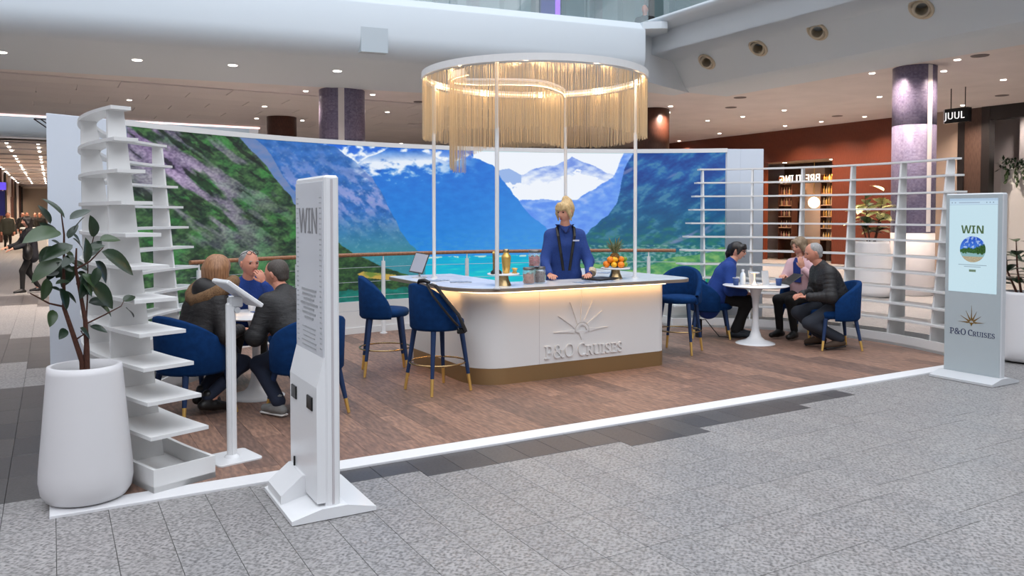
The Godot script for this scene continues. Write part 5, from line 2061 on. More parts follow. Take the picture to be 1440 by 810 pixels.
func build_planters() -> void:
	var leaf_a := leaf_mesh(0.14, 0.036, 0.03)
	var leaf_b := leaf_mesh(0.14, 0.04, 0.05)
	# rubber plant in the tall white pot, front left
	var root := thing("potted_rubber_plant", "rubber plant in a tall white pot at the stand's front left corner", "plant", P(0.185, DECK, 0.245))
	obj("pot", pot_mesh(0.755, 0.242, 0.19), M.pot, root)
	var st := new_st()
	lathe(st, [V2(0, 0.70), V2(0.168, 0.69)], 24)
	obj("soil", st, M.soil, root)
	# sprays laid out to the right (camera's right) and up
	var rt := Vector3(0.866, 0, -0.5) 
	var bk := Vector3(0.5, 0, 0.866) * -1.0
	var q := func(x: float, y: float, d: float) -> Vector3:
		return rt * ((x - 245.0) / 780.0) + Vector3(0, 0.70 + (800.0 - y) / 780.0, 0) + bk * d
	var stems := [
		[[235, 805, 0.0, 0.016], [232, 740, 0.0, 0.015], [205, 640, 0.01, 0.013], [165, 500, 0.02, 0.011], [165, 380, 0.02, 0.008], [170, 180, 0.02, 0.005], [150, 90, 0.0, 0.003]],
		[[245, 805, -0.02, 0.015], [245, 680, -0.02, 0.014], [235, 560, -0.03, 0.012], [215, 440, -0.03, 0.010], [200, 330, -0.02, 0.008], [205, 240, -0.02, 0.004]],
		[[250, 805, 0.03, 0.006], [268, 640, 0.04, 0.005], [285, 470, 0.05, 0.004], [290, 300, 0.05, 0.003], [320, 190, 0.05, 0.003]],
		[[170, 495, 0.02, 0.006], [110, 475, 0.04, 0.005], [35, 425, 0.05, 0.003]],
		[[245, 575, -0.02, 0.005], [320, 540, -0.05, 0.004], [390, 510, -0.06, 0.003], [405, 485, -0.06, 0.002]],
		[[205, 330, -0.02, 0.006], [260, 300, -0.03, 0.005], [320, 240, -0.04, 0.003]],
		[[215, 640, 0.01, 0.005], [225, 620, -0.03, 0.004], [205, 600, -0.05, 0.003]],
	]
	for s in stems:
		st = new_st()
		var pts := []
		var rad := []
		for e in s:
			pts.append(q.call(e[0], e[1], e[2]))
			rad.append(e[3])
		tube(st, pts, rad, 8)
		obj("stem", st, M.bark, root)
	var lv := [
		[165, 110, 105, 25, 0.0, 0], [200, 115, 265, 68, 0.03, 1], [178, 165, 182, 105, -0.06, 0], [135, 168, 0, 165, -0.02, 2], [130, 135, 100, 60, 0.06, 1],
		[175, 225, 60, 262, -0.05, 0], [205, 305, 208, 212, -0.10, 0], [305, 195, 282, 115, 0.02, 0], [322, 210, 400, 190, 0.0, 2], [300, 258, 442, 340, -0.06, 0],
		[285, 300, 358, 388, -0.03, 1], [150, 285, 35, 335, 0.0, 2], [160, 345, 82, 335, 0.05, 1], [90, 365, 85, 445, 0.02, 2], [172, 385, 105, 372, -0.03, 0],
		[140, 410, 165, 490, 0.0, 1], [245, 390, 345, 492, -0.06, 0], [205, 350, 240, 388, -0.07, 2], [265, 325, 245, 392, -0.09, 0], [200, 385, 235, 425, -0.08, 2],
		[280, 488, 372, 488, 0.03, 1], [325, 500, 352, 520, 0.02, 2], [130, 505, 105, 550, 0.05, 2], [412, 520, 467, 555, -0.06, 1], [400, 490, 462, 465, -0.06, 0],
		[175, 592, 155, 602, 0.03, 1], [200, 585, 230, 612, -0.05, 1], [270, 590, 305, 603, 0.0, 1], [185, 250, 130, 200, 0.05, 1], [215, 200, 240, 150, 0.08, 1],
		[245, 200, 300, 240, 0.10, 1], [160, 320, 120, 360, 0.08, 1], [225, 300, 285, 330, 0.09, 0], [190, 430, 235, 470, 0.08, 1], [150, 230, 95, 290, 0.1, 0], [260, 400, 300, 440, 0.08, 1], [180, 300, 150, 250, -0.04, 2], [240, 350, 300, 380, 0.05, 0], [150, 190, 100, 130, 0.04, 1], [190, 180, 235, 215, -0.02, 1], [230, 260, 290, 225, -0.03, 0], [165, 270, 110, 300, -0.07, 1], [175, 340, 130, 300, -0.05, 0], [210, 400, 265, 360, 0.0, 1], [175, 440, 120, 400, 0.04, 1], [195, 460, 200, 380, -0.07, 1], [270, 280, 325, 215, 0.02, 1], [220, 320, 170, 395, 0.03, 0], [150, 370, 190, 300, 0.06, 1], [260, 450, 310, 400, 0.06, 1]]
	var mats := [M.leaf, M.leaf_dark, M.leaf_olive]
	var r2 := RandomNumberGenerator.new()
	r2.seed = 12
	for e in lv:
		var a: Vector3 = q.call(e[0], e[1], e[4])
		var b: Vector3 = q.call(e[2], e[3], e[4] + r2.randf_range(-0.05, 0.02))
		var d := b - a
		var up := Vector3(r2.randf_range(-0.3, 0.3), 0.75, 0.0) - bk * r2.randf_range(0.3, 1.0)
		put_leaf(root, leaf_a if e[5] != 2 else leaf_b, mats[e[5]], a, d, up, maxf(d.length(), 0.085) * 1.15 / 0.14)
	# variegated plant beyond the right-hand shelves
	var vp := thing("potted_variegated_plant", "cream and green leaved plant in a big white pot behind the right shelves", "plant", P(14.1, 0, 5.25))
	obj("pot", pot_mesh(1.1, 0.42, 0.33), M.pot, vp)
	st = new_st()
	lathe(st, [V2(0, 1.04), V2(0.3, 1.03)], 24)
	obj("soil", st, M.soil, vp)
	random_plant(vp, 1.02, 1.1, 0.5, 6, 60, [M.leaf_varieg, M.leaf_varieg, M.leaf_varieg, M.leaf_olive], leaf_mesh(0.36, 0.09, 0.09), 41)
	# plant behind the right totem
	var rp := thing("potted_fiddle_plant", "green leafy plant in a white pot behind the right-hand totem", "plant", P(9.30, DECK, -0.1))
	obj("pot", pot_mesh(0.76, 0.262, 0.212), M.pot, rp)
	st = new_st()
	lathe(st, [V2(0, 0.70), V2(0.19, 0.69)], 24)
	obj("soil", st, M.soil, rp)
	random_plant(rp, 0.7, 0.75, 0.3, 4, 34, [M.leaf, M.leaf_dark, M.leaf_olive], leaf_mesh(0.22, 0.06, 0.07), 55)
	var dp := thing("potted_dark_plant", "pale green plant in a white pot half hidden between column and totem", "plant", P(16.0, 0, 4.1))
	obj("pot", pot_mesh(1.0, 0.34, 0.27), M.pot, dp)
	random_plant(dp, 0.95, 0.95, 0.3, 4, 30, [M.leaf_varieg, M.leaf_dark, M.leaf], leaf_mesh(0.26, 0.06, 0.07), 77)

func random_plant(root: Node, y0: float, hgt: float, spread: float, stems: int, leaves: int, mats: Array, mesh: Mesh, seed_: int) -> void:
	var r2 := RandomNumberGenerator.new()
	r2.seed = seed_
	var ends := []
	for k in stems:
		var a := TAU * k / stems + r2.randf_range(-0.4, 0.4)
		var top := Vector3(cos(a) * spread * r2.randf_range(0.2, 0.8), y0 + hgt * r2.randf_range(0.7, 1.0), sin(a) * spread * r2.randf_range(0.2, 0.8))
		var base := Vector3(cos(a) * 0.05, y0 - 0.02, sin(a) * 0.05)
		var mid := base.lerp(top, 0.5) + Vector3(cos(a) * 0.05, 0, sin(a) * 0.05)
		var st := new_st()
		tube(st, [base, mid, top], [0.014, 0.01, 0.005], 7)
		obj("stem", st, M.bark, root)
		ends.append([base, mid, top])
	for k in leaves:
		var e: Array = ends[k % stems]
		var f := r2.randf_range(0.25, 1.0)
		var p: Vector3 = e[0].lerp(e[1], f * 2.0) if f < 0.5 else e[1].lerp(e[2], f * 2.0 - 1.0)
		var a := k * 2.399 + r2.randf_range(-0.3, 0.3)
		var d := Vector3(cos(a), r2.randf_range(-0.25, 0.75), sin(a))
		put_leaf(root, mesh, mats[k % mats.size()], p, d, Vector3.UP, r2.randf_range(0.75, 1.15))

# ------------------------------------------------------------------ odds and ends
func build_small_things() -> void:
	# tablet on a floor stand, front left
	var root := thing("tablet_stand", "white floor stand with a tilted tablet at the front left", "tablet stand", P(1.04, DECK, 0.57), deg_to_rad(14))
	var st := new_st()
	var plate := fillet(poly_of([-0.15, -0.145, 0.15, -0.145, 0.15, 0.145, -0.15, 0.145]), [0.03, 0.03, 0.03, 0.03], 5)
	slab(st, plate, 0.0, 0.012, 0.003)
	obj("base_plate", st, M.white_gloss, root)
	st = new_st()
	lathe(st, [V2(0.05, 0.012), V2(0.045, 0.02), V2(0.03, 0.03)], 20)
	obj("collar", st, M.white_gloss, root)
	st = new_st()
	bx(st, Vector3(0, 0.52, 0), Vector3(0.06, 1.02, 0.045), 0.012)
	bx(st, Vector3(0.0, 0.52, 0.025), Vector3(0.022, 1.0, 0.008), 0.003)
	obj("post", st, M.white_gloss, root)
	st = new_st()
	bx(st, Vector3(0.03, 1.03, 0), Vector3(0.09, 0.07, 0.06), 0.01)
	tube(st, [Vector3(0.03, 0.98, -0.04), Vector3(0.03, 0.98, 0.04)], 0.02, 10)
	obj("bracket", st, M.totem_side, root)
	var tb := Basis(Vector3.BACK, deg_to_rad(-36))
	st = new_st()
	bx(st, Vector3(0.05, 1.09, 0), Vector3(0.30, 0.028, 0.23), 0.006, tb)
	obj("tablet_case", st, M.white_gloss, root)
	st = new_st()
	bx(st, Vector3(0.05, 1.09, 0) + tb * Vector3(0, 0.015, 0), Vector3(0.25, 0.002, 0.18), 0.0, tb)
	obj("screen", st, M.black_gloss, root)
	# bag strap over the stool
	var bag := thing("shoulder_bag", "black shoulder bag with a wide strap hung over the bar stool's back", "bag", P(3.06, DECK, 1.75), face(1.0, 0.18))
	st = new_st()
	var pts := [Vector3(-0.14, 1.0, -0.2), Vector3(-0.21, 0.98, -0.24), Vector3(-0.245, 0.9, -0.21), Vector3(-0.275, 0.8, -0.14), Vector3(-0.295, 0.68, -0.04), Vector3(-0.30, 0.62, 0.02)]
	ribbon(st, pts, 0.03, Vector3(0.35, 0.1, 0.94))
	obj("strap", st, M.black, bag)
	st = new_st()
	ribbon(st, [Vector3(-0.19, 1.0, -0.2), Vector3(-0.225, 0.985, -0.17), Vector3(-0.27, 0.86, -0.09), Vector3(-0.305, 0.72, 0.02), Vector3(-0.31, 0.58, 0.09), Vector3(-0.305, 0.56, 0.10)], 0.045, Vector3(0.3, 0.1, 0.95))
	obj("wide_strap", st, sm(Color(0.09, 0.09, 0.10), 0.7), bag)
	st = new_st()
	bx(st, Vector3(-0.295, 0.575, 0.06), Vector3(0.03, 0.05, 0.09), 0.008)
	obj("buckle", st, M.black_gloss, bag)
	st = new_st()
	tube(st, [Vector3(-0.05, 1.0, -0.235), Vector3(-0.08, 1.02, -0.24), Vector3(-0.13, 1.025, -0.22), Vector3(-0.18, 1.01, -0.2)], [0.012, 0.018, 0.02, 0.012], 8)
	obj("handle", st, M.black, bag)
	# little black box with its lead on the floor
	var pb := thing("power_box", "small upright black box on the floor by the right shelves", "box", P(7.36, DECK, 2.93))
	st = new_st()
	bx(st, Vector3(0, 0.115, 0), Vector3(0.075, 0.23, 0.06), 0.006)
	obj("case", st, M.black, pb)
	st = new_st()
	bx(st, Vector3(0, 0.235, 0), Vector3(0.06, 0.012, 0.05), 0.003)
	obj("lid", st, M.black_gloss, pb)
	st = new_st()
	tube(st, [P(7.40, DECK + 0.225, 2.93), P(7.5, DECK + 0.22, 2.95), P(7.58, DECK + 0.1, 2.9), P(7.6, DECK + 0.008, 2.8), P(7.66, DECK + 0.008, 2.68), P(7.8, DECK + 0.008, 2.62), P(7.9, DECK + 0.008, 2.6)], 0.006, 6)
	var cb := obj("power_cable", st, M.black)
	tag(cb, "black cable running from the small box to the right table", "cable")

func ribbon(st: SurfaceTool, pts: Array, w: float, side: Vector3) -> void:
	st.set_smooth_group(1)
	var s := side.normalized() * w * 0.5
	for k in pts.size() - 1:
		var a: Vector3 = pts[k]
		var b: Vector3 = pts[k + 1]
		var n := (b - a).cross(s).normalized() * 0.0025
		quad(st, a - s + n, b - s + n, b + s + n, a + s + n)
		quad(st, a - s - n, a + s - n, b + s - n, b - s - n)
		quad(st, a - s + n, a - s - n, b - s - n, b - s + n)
		quad(st, a + s + n, b + s + n, b + s - n, a + s - n)

# ------------------------------------------------------------------ people
# Smooth union of tapered capsules, meshed as surface nets. bone: [a, b, ra, rb, quilt]
func sdf_mesh(bones: Array, cell: float, k: float) -> ArrayMesh:
	var lo := Vector3.INF
	var hi := -Vector3.INF
	for b in bones:
		var r: float = maxf(b[2], b[3]) + k * 2.0 + cell * 2.0
		for e in 2:
			var q: Vector3 = b[e]
			lo = lo.min(q - Vector3.ONE * r)
			hi = hi.max(q + Vector3.ONE * r)
	var nx := int((hi.x - lo.x) / cell) + 2
	var ny := int((hi.y - lo.y) / cell) + 2
	var nz := int((hi.z - lo.z) / cell) + 2
	var f := PackedFloat32Array()
	f.resize(nx * ny * nz)
	var ik := 1.0 / k
	for b in bones:
		var a: Vector3 = b[0]
		var e: Vector3 = b[1]
		var ra: float = b[2]
		var rb: float = b[3]
		var quilt: float = b[4] if b.size() > 4 else 0.0
		var ba := e - a
		var bb := maxf(ba.length_squared(), 0.000001)
		var blen := sqrt(bb)
		var m := maxf(ra, rb) + k * 1.8 + cell
		var mn := (a.min(e) - Vector3.ONE * m - lo) / cell
		var mx := (a.max(e) + Vector3.ONE * m - lo) / cell
		var i0 := maxi(int(mn.x), 0)
		var i1 := mini(int(mx.x) + 1, nx - 1)
		var j0 := maxi(int(mn.y), 0)
		var j1 := mini(int(mx.y) + 1, ny - 1)
		var k0 := maxi(int(mn.z), 0)
		var k1 := mini(int(mx.z) + 1, nz - 1)
		var freq := PI / 0.05
		for kk in range(k0, k1 + 1):
			var pz := lo.z + kk * cell - a.z
			for jj in range(j0, j1 + 1):
				var py := lo.y + jj * cell - a.y
				var row := (kk * ny + jj) * nx
				var part := py * ba.y + pz * ba.z
				for ii in range(i0, i1 + 1):
					var px := lo.x + ii * cell - a.x
					var h := clampf((px * ba.x + part) / bb, 0.0, 1.0)
					var dx := px - ba.x * h
					var dy := py - ba.y * h
					var dz := pz - ba.z * h
					var d := sqrt(dx * dx + dy * dy + dz * dz) - ra - (rb - ra) * h
					if d < m:
						if quilt > 0.0: d -= quilt * absf(sin(h * blen * freq))
						f[row + ii] += exp(-d * ik)
	var ids := PackedInt32Array()
	ids.resize(nx * ny * nz)
	ids.fill(-1)
	var verts := PackedVector3Array()
	var sx := 1
	var sy := nx
	var sz := nx * ny
	var off := PackedInt32Array([0, sx, sy, sx + sy, sz, sz + sx, sz + sy, sz + sx + sy])
	var ed := PackedInt32Array([0, 1, 2, 3, 4, 5, 6, 7, 0, 2, 1, 3, 4, 6, 5, 7, 0, 4, 1, 5, 2, 6, 3, 7])
	var val := PackedFloat32Array()
	val.resize(8)
	for kk in nz - 1:
		for jj in ny - 1:
			var row := (kk * ny + jj) * nx
			for ii in nx - 1:
				var id := row + ii
				if f[id] == 0.0 and f[id + sz + sy + sx] == 0.0: continue
				var inside := 0
				for c in 8:
					if f[id + off[c]] > 1.0: inside += 1
				if inside == 0 or inside == 8: continue
				for c in 8: val[c] = log(maxf(f[id + off[c]], 0.0001))
				var sum := Vector3.ZERO
				var cnt := 0
				for e in 12:
					var p := ed[e * 2]
					var q := ed[e * 2 + 1]
					var va := val[p]
					var vb := val[q]
					if (va > 0.0) == (vb > 0.0): continue
					var t := va / (va - vb)
					sum += Vector3((p & 1) + ((q & 1) - (p & 1)) * t, ((p >> 1) & 1) + (((q >> 1) & 1) - ((p >> 1) & 1)) * t, (p >> 2) + ((q >> 2) - (p >> 2)) * t)
					cnt += 1
				ids[id] = verts.size()
				verts.append(lo + (Vector3(ii, jj, kk) + sum / cnt) * cell)
	var idx := PackedInt32Array()
	for kk in range(1, nz - 1):
		for jj in range(1, ny - 1):
			var row := (kk * ny + jj) * nx
			for ii in range(1, nx - 1):
				var id := row + ii
				if ids[id] < 0: continue
				var s0 := f[id] > 1.0
				for ax in 3:
					var st_: int = [sx, sy, sz][ax]
					var s1 := f[id + st_] > 1.0
					if s0 == s1: continue
					var u: int = [sy, sz, sx][ax]
					var v: int = [sz, sx, sy][ax]
					var a := ids[id]
					var b := ids[id - u]
					var c := ids[id - u - v]
					var d := ids[id - v]
					if a < 0 or b < 0 or c < 0 or d < 0: continue
					if s0:
						idx.append_array(PackedInt32Array([a, b, c, a, c, d]))
					else:
						idx.append_array(PackedInt32Array([a, c, b, a, d, c]))
	return indexed_mesh(verts, idx)

func indexed_mesh(verts: PackedVector3Array, idx: PackedInt32Array) -> ArrayMesh:
	var nrm := PackedVector3Array()
	nrm.resize(verts.size())
	for k in range(0, idx.size(), 3):
		var a := verts[idx[k]]
		var n := (verts[idx[k + 2]] - a).cross(verts[idx[k + 1]] - a)
		for e in 3: nrm[idx[k + e]] += n
	for k in nrm.size(): nrm[k] = nrm[k].normalized()
	var arr := []
	arr.resize(Mesh.ARRAY_MAX)
	arr[Mesh.ARRAY_VERTEX] = verts
	arr[Mesh.ARRAY_NORMAL] = nrm
	arr[Mesh.ARRAY_INDEX] = idx
	var m := ArrayMesh.new()
	m.add_surface_from_arrays(Mesh.PRIMITIVE_TRIANGLES, arr)
	return m

var head_cache: ArrayMesh

func bump(x: float, y: float, cx: float, cy: float, sx: float, sy: float) -> float:
	var a := (x - cx) / sx
	var b := (y - cy) / sy
	return exp(-a * a - b * b)

# head about its centre, looking to +z; 23 cm tall
func head_mesh() -> ArrayMesh:
	if head_cache: return head_cache
	var st := new_st()
	st.set_smooth_group(1)
	var rows := 34
	var cols := 44
	var grid := []
	for k in rows + 1:
		var th := PI * k / rows
		var line := []
		for j in cols:
			var ph := TAU * j / cols
			var d := Vector3(sin(th) * sin(ph), cos(th), sin(th) * cos(ph))
			var x := 0.077 * d.x
			var y := 0.118 * d.y
			var z := 0.096 * d.z
			if y < 0.0:
				var l := -y / 0.118
				x *= 1.0 - 0.30 * pow(l, 1.6)
				if z < 0.0: z *= 1.0 - 0.42 * l
				else: z *= 1.0 - 0.04 * l
			if z > 0.0:
				var w := smoothstep(0.0, 0.05, z)
				var add := 0.0
				add += 0.021 * bump(x, y, 0, -0.022, 0.013, 0.017)
				add += 0.012 * bump(x, y, 0, 0.002, 0.010, 0.022)
				add += 0.006 * bump(x, y, 0.028, 0.034, 0.026, 0.009) + 0.006 * bump(x, y, -0.028, 0.034, 0.026, 0.009)
				add -= 0.010 * bump(x, y, 0.032, 0.013, 0.016, 0.011) + 0.010 * bump(x, y, -0.032, 0.013, 0.016, 0.011)
				add += 0.004 * bump(x, y, 0.042, -0.02, 0.018, 0.02) + 0.004 * bump(x, y, -0.042, -0.02, 0.018, 0.02)
				add += 0.006 * bump(x, y, 0, -0.056, 0.022, 0.009)
				add -= 0.004 * bump(x, y, 0, -0.073, 0.024, 0.008)
				add += 0.009 * bump(x, y, 0, -0.094, 0.022, 0.015)
				z += add * w
			line.append(Vector3(x, y, z))
		grid.append(line)
	for k in rows:
		for j in cols:
			var j2 := (j + 1) % cols
			if k > 0: tri(st, grid[k][j], grid[k + 1][j2], grid[k][j2])
			if k < rows - 1: tri(st, grid[k][j], grid[k + 1][j], grid[k + 1][j2])
	for s in [-1.0, 1.0]:
		ball(st, Vector3(s * 0.077, -0.004, -0.008), Vector3(0.010, 0.031, 0.019), 10)
		ball(st, Vector3(s * 0.081, 0.004, -0.006), Vector3(0.009, 0.022, 0.015), 8)
	head_cache = commit(st)
	return head_cache

# palm and five fingers; dir points along the fingers, nrm out of the back of the hand, thumb to side
func hand_into(st: SurfaceTool, wrist: Vector3, dir: Vector3, nrm: Vector3, side: Vector3, curl: float) -> void:
	dir = dir.normalized()
	nrm = (nrm - dir * nrm.dot(dir)).normalized()
	var sd := side - dir * side.dot(dir) - nrm * side.dot(nrm)
	sd = sd.normalized()
	tube(st, [wrist - dir * 0.03, wrist, wrist + dir * 0.03], [0.026, 0.024, 0.026], 10)
	ball(st, wrist + dir * 0.052, Vector3(0.041, 0.016, 0.05), 12, Basis(sd, nrm, dir))
	var lens := [0.068, 0.078, 0.073, 0.056]
	for k in 4:
		var b: Vector3 = wrist + dir * (0.092 - 0.004 * absf(k - 1.2)) + sd * (0.029 - k * 0.0195)
		var d := dir
		var pts := [b - dir * 0.02]
		var p := b
		pts.append(p)
		for j in 3:
			d = d.rotated(sd, 0.0)
			var ang := curl * (0.45 + 0.35 * j)
			d = (dir * cos(ang) - nrm * sin(ang)).normalized()
			p = p + d * lens[k] * [0.45, 0.32, 0.23][j]
			pts.append(p)
		tube(st, pts, [0.010, 0.0098, 0.009, 0.0082, 0.0062], 8)
	var tb: Vector3 = wrist + dir * 0.032 + sd * 0.03
	var td := (dir * 0.75 + sd * 0.6 - nrm * 0.25 * curl).normalized()
	tube(st, [wrist + dir * 0.02 + sd * 0.015, tb, tb + td * 0.032, tb + td * 0.032 + (td * 0.7 + dir * 0.5 - nrm * 0.25 * curl).normalized() * 0.028], [0.014, 0.0125, 0.0105, 0.007], 8)

func ik(a: Vector3, c: Vector3, l1: float, l2: float, pole: Vector3) -> Vector3:
	var d := c - a
	var n := minf(d.length(), l1 + l2 - 0.002)
	var dir := d.normalized()
	var x := (l1 * l1 - l2 * l2 + n * n) / (2.0 * n)
	var h := sqrt(maxf(l1 * l1 - x * x, 0.0))
	var p := pole - dir * pole.dot(dir)
	return a + dir * x + p.normalized() * h

func combine(list: Array) -> ArrayMesh:
	var st := SurfaceTool.new()
	st.begin(Mesh.PRIMITIVE_TRIANGLES)
	for e in list:
		var s2 := SurfaceTool.new()
		s2.create_from(e[0], 0)
		s2.index()
		st.append_from(s2.commit(), 0, e[1])
	return st.commit()

func blob(bones: Array, cell: float, k: float, m: Material, called: String, root: Node) -> MeshInstance3D:
	return node_of(called, sdf_mesh(bones, cell, k), m, root)

# Build one person. Local frame: +z ahead, +x to the person's left, y up.
func person(label: String, at: Vector3, turn: float, o: Dictionary) -> Node3D:
	var root := thing("person", label, "person", at, turn, o.get("group", ""))
	var sc: float = o.get("scale", 1.0)
	root.scale = Vector3.ONE * sc
	var cell: float = o.get("cell", 0.014)
	var fem: bool = o.get("fem", false)
	var bulk: float = o.get("bulk", 0.0)
	var hip: float = o.hip
	var lean: float = o.get("lean", 0.1)
	var side_lean: float = o.get("side", 0.0)
	var up := Vector3(side_lean, cos(lean), sin(lean)).normalized()
	var hc := Vector3(0, hip, 0)
	var sw := 0.152 if fem else 0.18
	var X := Vector3.RIGHT
	var fw := X.cross(up).normalized()
	var chest := hc + up * 0.33
	var shc := hc + up * 0.45
	var neck := hc + up * 0.53
	var hd: Vector3 = neck + (up * 0.5 + Vector3.UP * 0.5 + fw * float(o.get("poke", 0.25))).normalized() * (0.15 if fem else 0.15)
	var sh := [shc + X * sw - up * 0.025, shc - X * sw - up * 0.025]
	var hipj := [hc + X * 0.088, hc - X * 0.088]
	var ank: Array = o.ankles
	var hnd: Array = o.hands
	var kpole: Vector3 = o.get("knee_pole", Vector3(0, 0.4, 1))
	var knee := []
	var elb := []
	var epole: Array = o.get("elbow_pole", [Vector3(0.6, -0.8, -0.5), Vector3(-0.6, -0.8, -0.5)])
	for s in 2:
		knee.append(ik(hipj[s], ank[s], 0.44, 0.42, kpole))
		elb.append(ik(sh[s], hnd[s], 0.29, 0.255, epole[s]))
	var qu: float = o.get("quilt", 0.0)
	# jacket
	var b := []
	var w := 0.0 if not fem else -0.012
	var tr := 0.118 + bulk + w
	for s in 2:
		var sg := 1.0 if s == 0 else -1.0
		var low := hc - up * float(o.get("hem", 0.02))
		b.append([low + X * sg * 0.07, hc + up * 0.16 + X * sg * 0.065, tr + (0.022 if o.has("skirt") else 0.01), tr - (0.012 if fem else 0.0), qu])
		b.append([hc + up * 0.16 + X * sg * 0.065, chest + X * sg * 0.075 + fw * 0.005, tr - (0.012 if fem else 0.0), tr, qu])
		b.append([chest + X * sg * 0.07, shc + X * sg * 0.085 - up * 0.05, tr - 0.012, 0.08 + bulk * 0.6, qu])
		b.append([shc + X * sg * 0.04 + up * 0.01, sh[s], 0.062 + bulk * 0.4, 0.06 + bulk * 0.5])
		b.append([sh[s], elb[s], 0.064 + bulk * 0.55, 0.054 + bulk * 0.5, qu])
		var wr: Vector3 = hnd[s].lerp(elb[s], 0.10)
		b.append([elb[s], wr, 0.053 + bulk * 0.5, 0.040 + bulk * 0.35, qu])
	b.append([shc, neck - up * 0.02, 0.07 + bulk * 0.4, 0.062 + bulk * 0.35])
	if o.has("skirt"):
		for s in 2: b.append([hipj[s], hipj[s].lerp(knee[s], o.skirt), tr - 0.005, 0.10 + bulk * 0.5, qu])
	blob(b, cell, 0.016, o.jacket, "jacket", root)
	# trousers
	b = []
	var lr: float = o.get("leg", 0.0)
	b.append([hipj[0], hipj[1], 0.098 if fem else 0.112, 0.098 if fem else 0.112])
	for s in 2:
		b.append([hipj[s], knee[s], 0.088 + lr, 0.062 + lr])
		b.append([knee[s], ank[s] + Vector3(0, 0.03, 0), 0.060 + lr, 0.046 + lr * 1.6])
	blob(b, cell, 0.014, o.trousers, "trousers", root)
	# shoes
	for s in 2:
		var fd: Vector3 = o.get("foot_dir", Vector3(0.0, 0, 1))
		fd = (fd + Vector3(0.12 if s == 0 else -0.12, 0, 0)).normalized()
		var ptch: float = o.get("foot_pitch", 0.0)
		fd = Vector3(fd.x, -sin(ptch), fd.z).normalized()
		var heel: Vector3 = ank[s] - fd * 0.045 - Vector3(0, 0.035, 0)
		var toe: Vector3 = ank[s] + fd * 0.155 - Vector3(0, 0.042, 0)
		b = [[heel, ank[s] + fd * 0.05 - Vector3(0, 0.03, 0), 0.037, 0.043], [ank[s] + fd * 0.05 - Vector3(0, 0.03, 0), toe, 0.042, 0.034], [ank[s] - Vector3(0, 0.02, 0), ank[s] + Vector3(0, 0.05, 0), 0.042, 0.042]]
		var shoe := blob(b, 0.010, 0.009, o.shoes, "shoe", root)
		if o.has("sole"):
			var sst := new_st()
			var mid := heel.lerp(toe, 0.5) - Vector3(0, 0.034, 0)
			bx(sst, mid, Vector3(0.075, 0.018, heel.distance_to(toe) + 0.06), 0.008, Basis.looking_at(-fd, Vector3.UP))
			obj("sole", sst, o.sole, shoe)
	# the body itself: one skin from head to fingers
	var hp: Vector2 = o.get("look", Vector2.ZERO)  # yaw to the left, pitch down
	var hb := Basis(Vector3.UP, hp.x) * Basis(Vector3.RIGHT, hp.y)
	b = [[neck - up * 0.06, hd - Vector3(0, 0.05, 0), 0.054 if not fem else 0.046, 0.052 if not fem else 0.046]]
	b.append([hc, chest, 0.09, 0.09])
	b.append([chest, neck, 0.09, 0.05])
	b.append([sh[0], sh[1], 0.045, 0.045])
	b.append([hipj[0], hipj[1], 0.08, 0.08])
	for s in 2:
		b.append([sh[s], elb[s], 0.042, 0.036])
		b.append([elb[s], hnd[s], 0.036, 0.024])
		b.append([hipj[s], knee[s], 0.065, 0.045])
		b.append([knee[s], ank[s], 0.045, 0.034])
		b.append([ank[s], ank[s] + Vector3(0, -0.02, 0.06), 0.032, 0.024])
	var list := [[sdf_mesh(b, 0.016, 0.012), Transform3D()], [head_mesh(), Transform3D(hb * Basis.from_scale(Vector3.ONE * (0.96 if fem else 1.0)), hd)]]
	var hst := new_st()
	for s in 2:
		var dir: Vector3 = (hnd[s] - elb[s]).normalized()
		var hdir: Vector3 = o.get("hand_dir", [dir, dir])[s]
		var hn: Vector3 = o.get("hand_up", [Vector3.UP, Vector3.UP])[s]
		var sd := -X if s == 0 else X
		if o.has("thumb"): sd = o.thumb[s]
		hand_into(hst, hnd[s], hdir, hn, sd, o.get("curl", [0.5, 0.5])[s])
	list.append([commit(hst), Transform3D()])
	node_of("body", combine(list), o.skin, root)
	# face details
	if o.get("face", true):
		var eye_m := sm(Color(0.13, 0.09, 0.07), 0.3)
		for s in [-1.0, 1.0]:
			var e1 := new_st()
			ball(e1, hd + hb * Vector3(s * 0.031, 0.012, 0.079), Vector3(0.012, 0.007, 0.006), 8, hb)
			obj("eye", e1, eye_m, root)
			e1 = new_st()
			ball(e1, hd + hb * Vector3(s * 0.031, 0.034, 0.087), Vector3(0.018, 0.004, 0.006), 8, hb)
			obj("eyebrow", e1, o.get("brow", o.hair), root)
		var est := new_st()
		ball(est, hd + hb * Vector3(0, -0.057, 0.094), Vector3(0.02, 0.007, 0.007), 8, hb)
		obj("lips", est, sm(Color(0.62, 0.33, 0.30), 0.5), root)
	# hair, in head coordinates
	var hbones := []
	for h in o.hair_bones:
		var a := hd + hb * Vector3(h[0], h[1], h[2])
		var e := hd + hb * Vector3(h[3], h[4], h[5])
		hbones.append([a, e, h[6], h[7]])
	blob(hbones, 0.010, 0.008, o.hair, "hair", root)
	root.set_meta("label", label)
	root.set_meta("head", hd)
	root.set_meta("turned", hb)
	return root

const CAP := [[0, 0.034, -0.03, 0, 0.040, -0.016, 0.086, 0.083], [0.0, 0.0, -0.05, 0, -0.03, -0.05, 0.066, 0.056]]

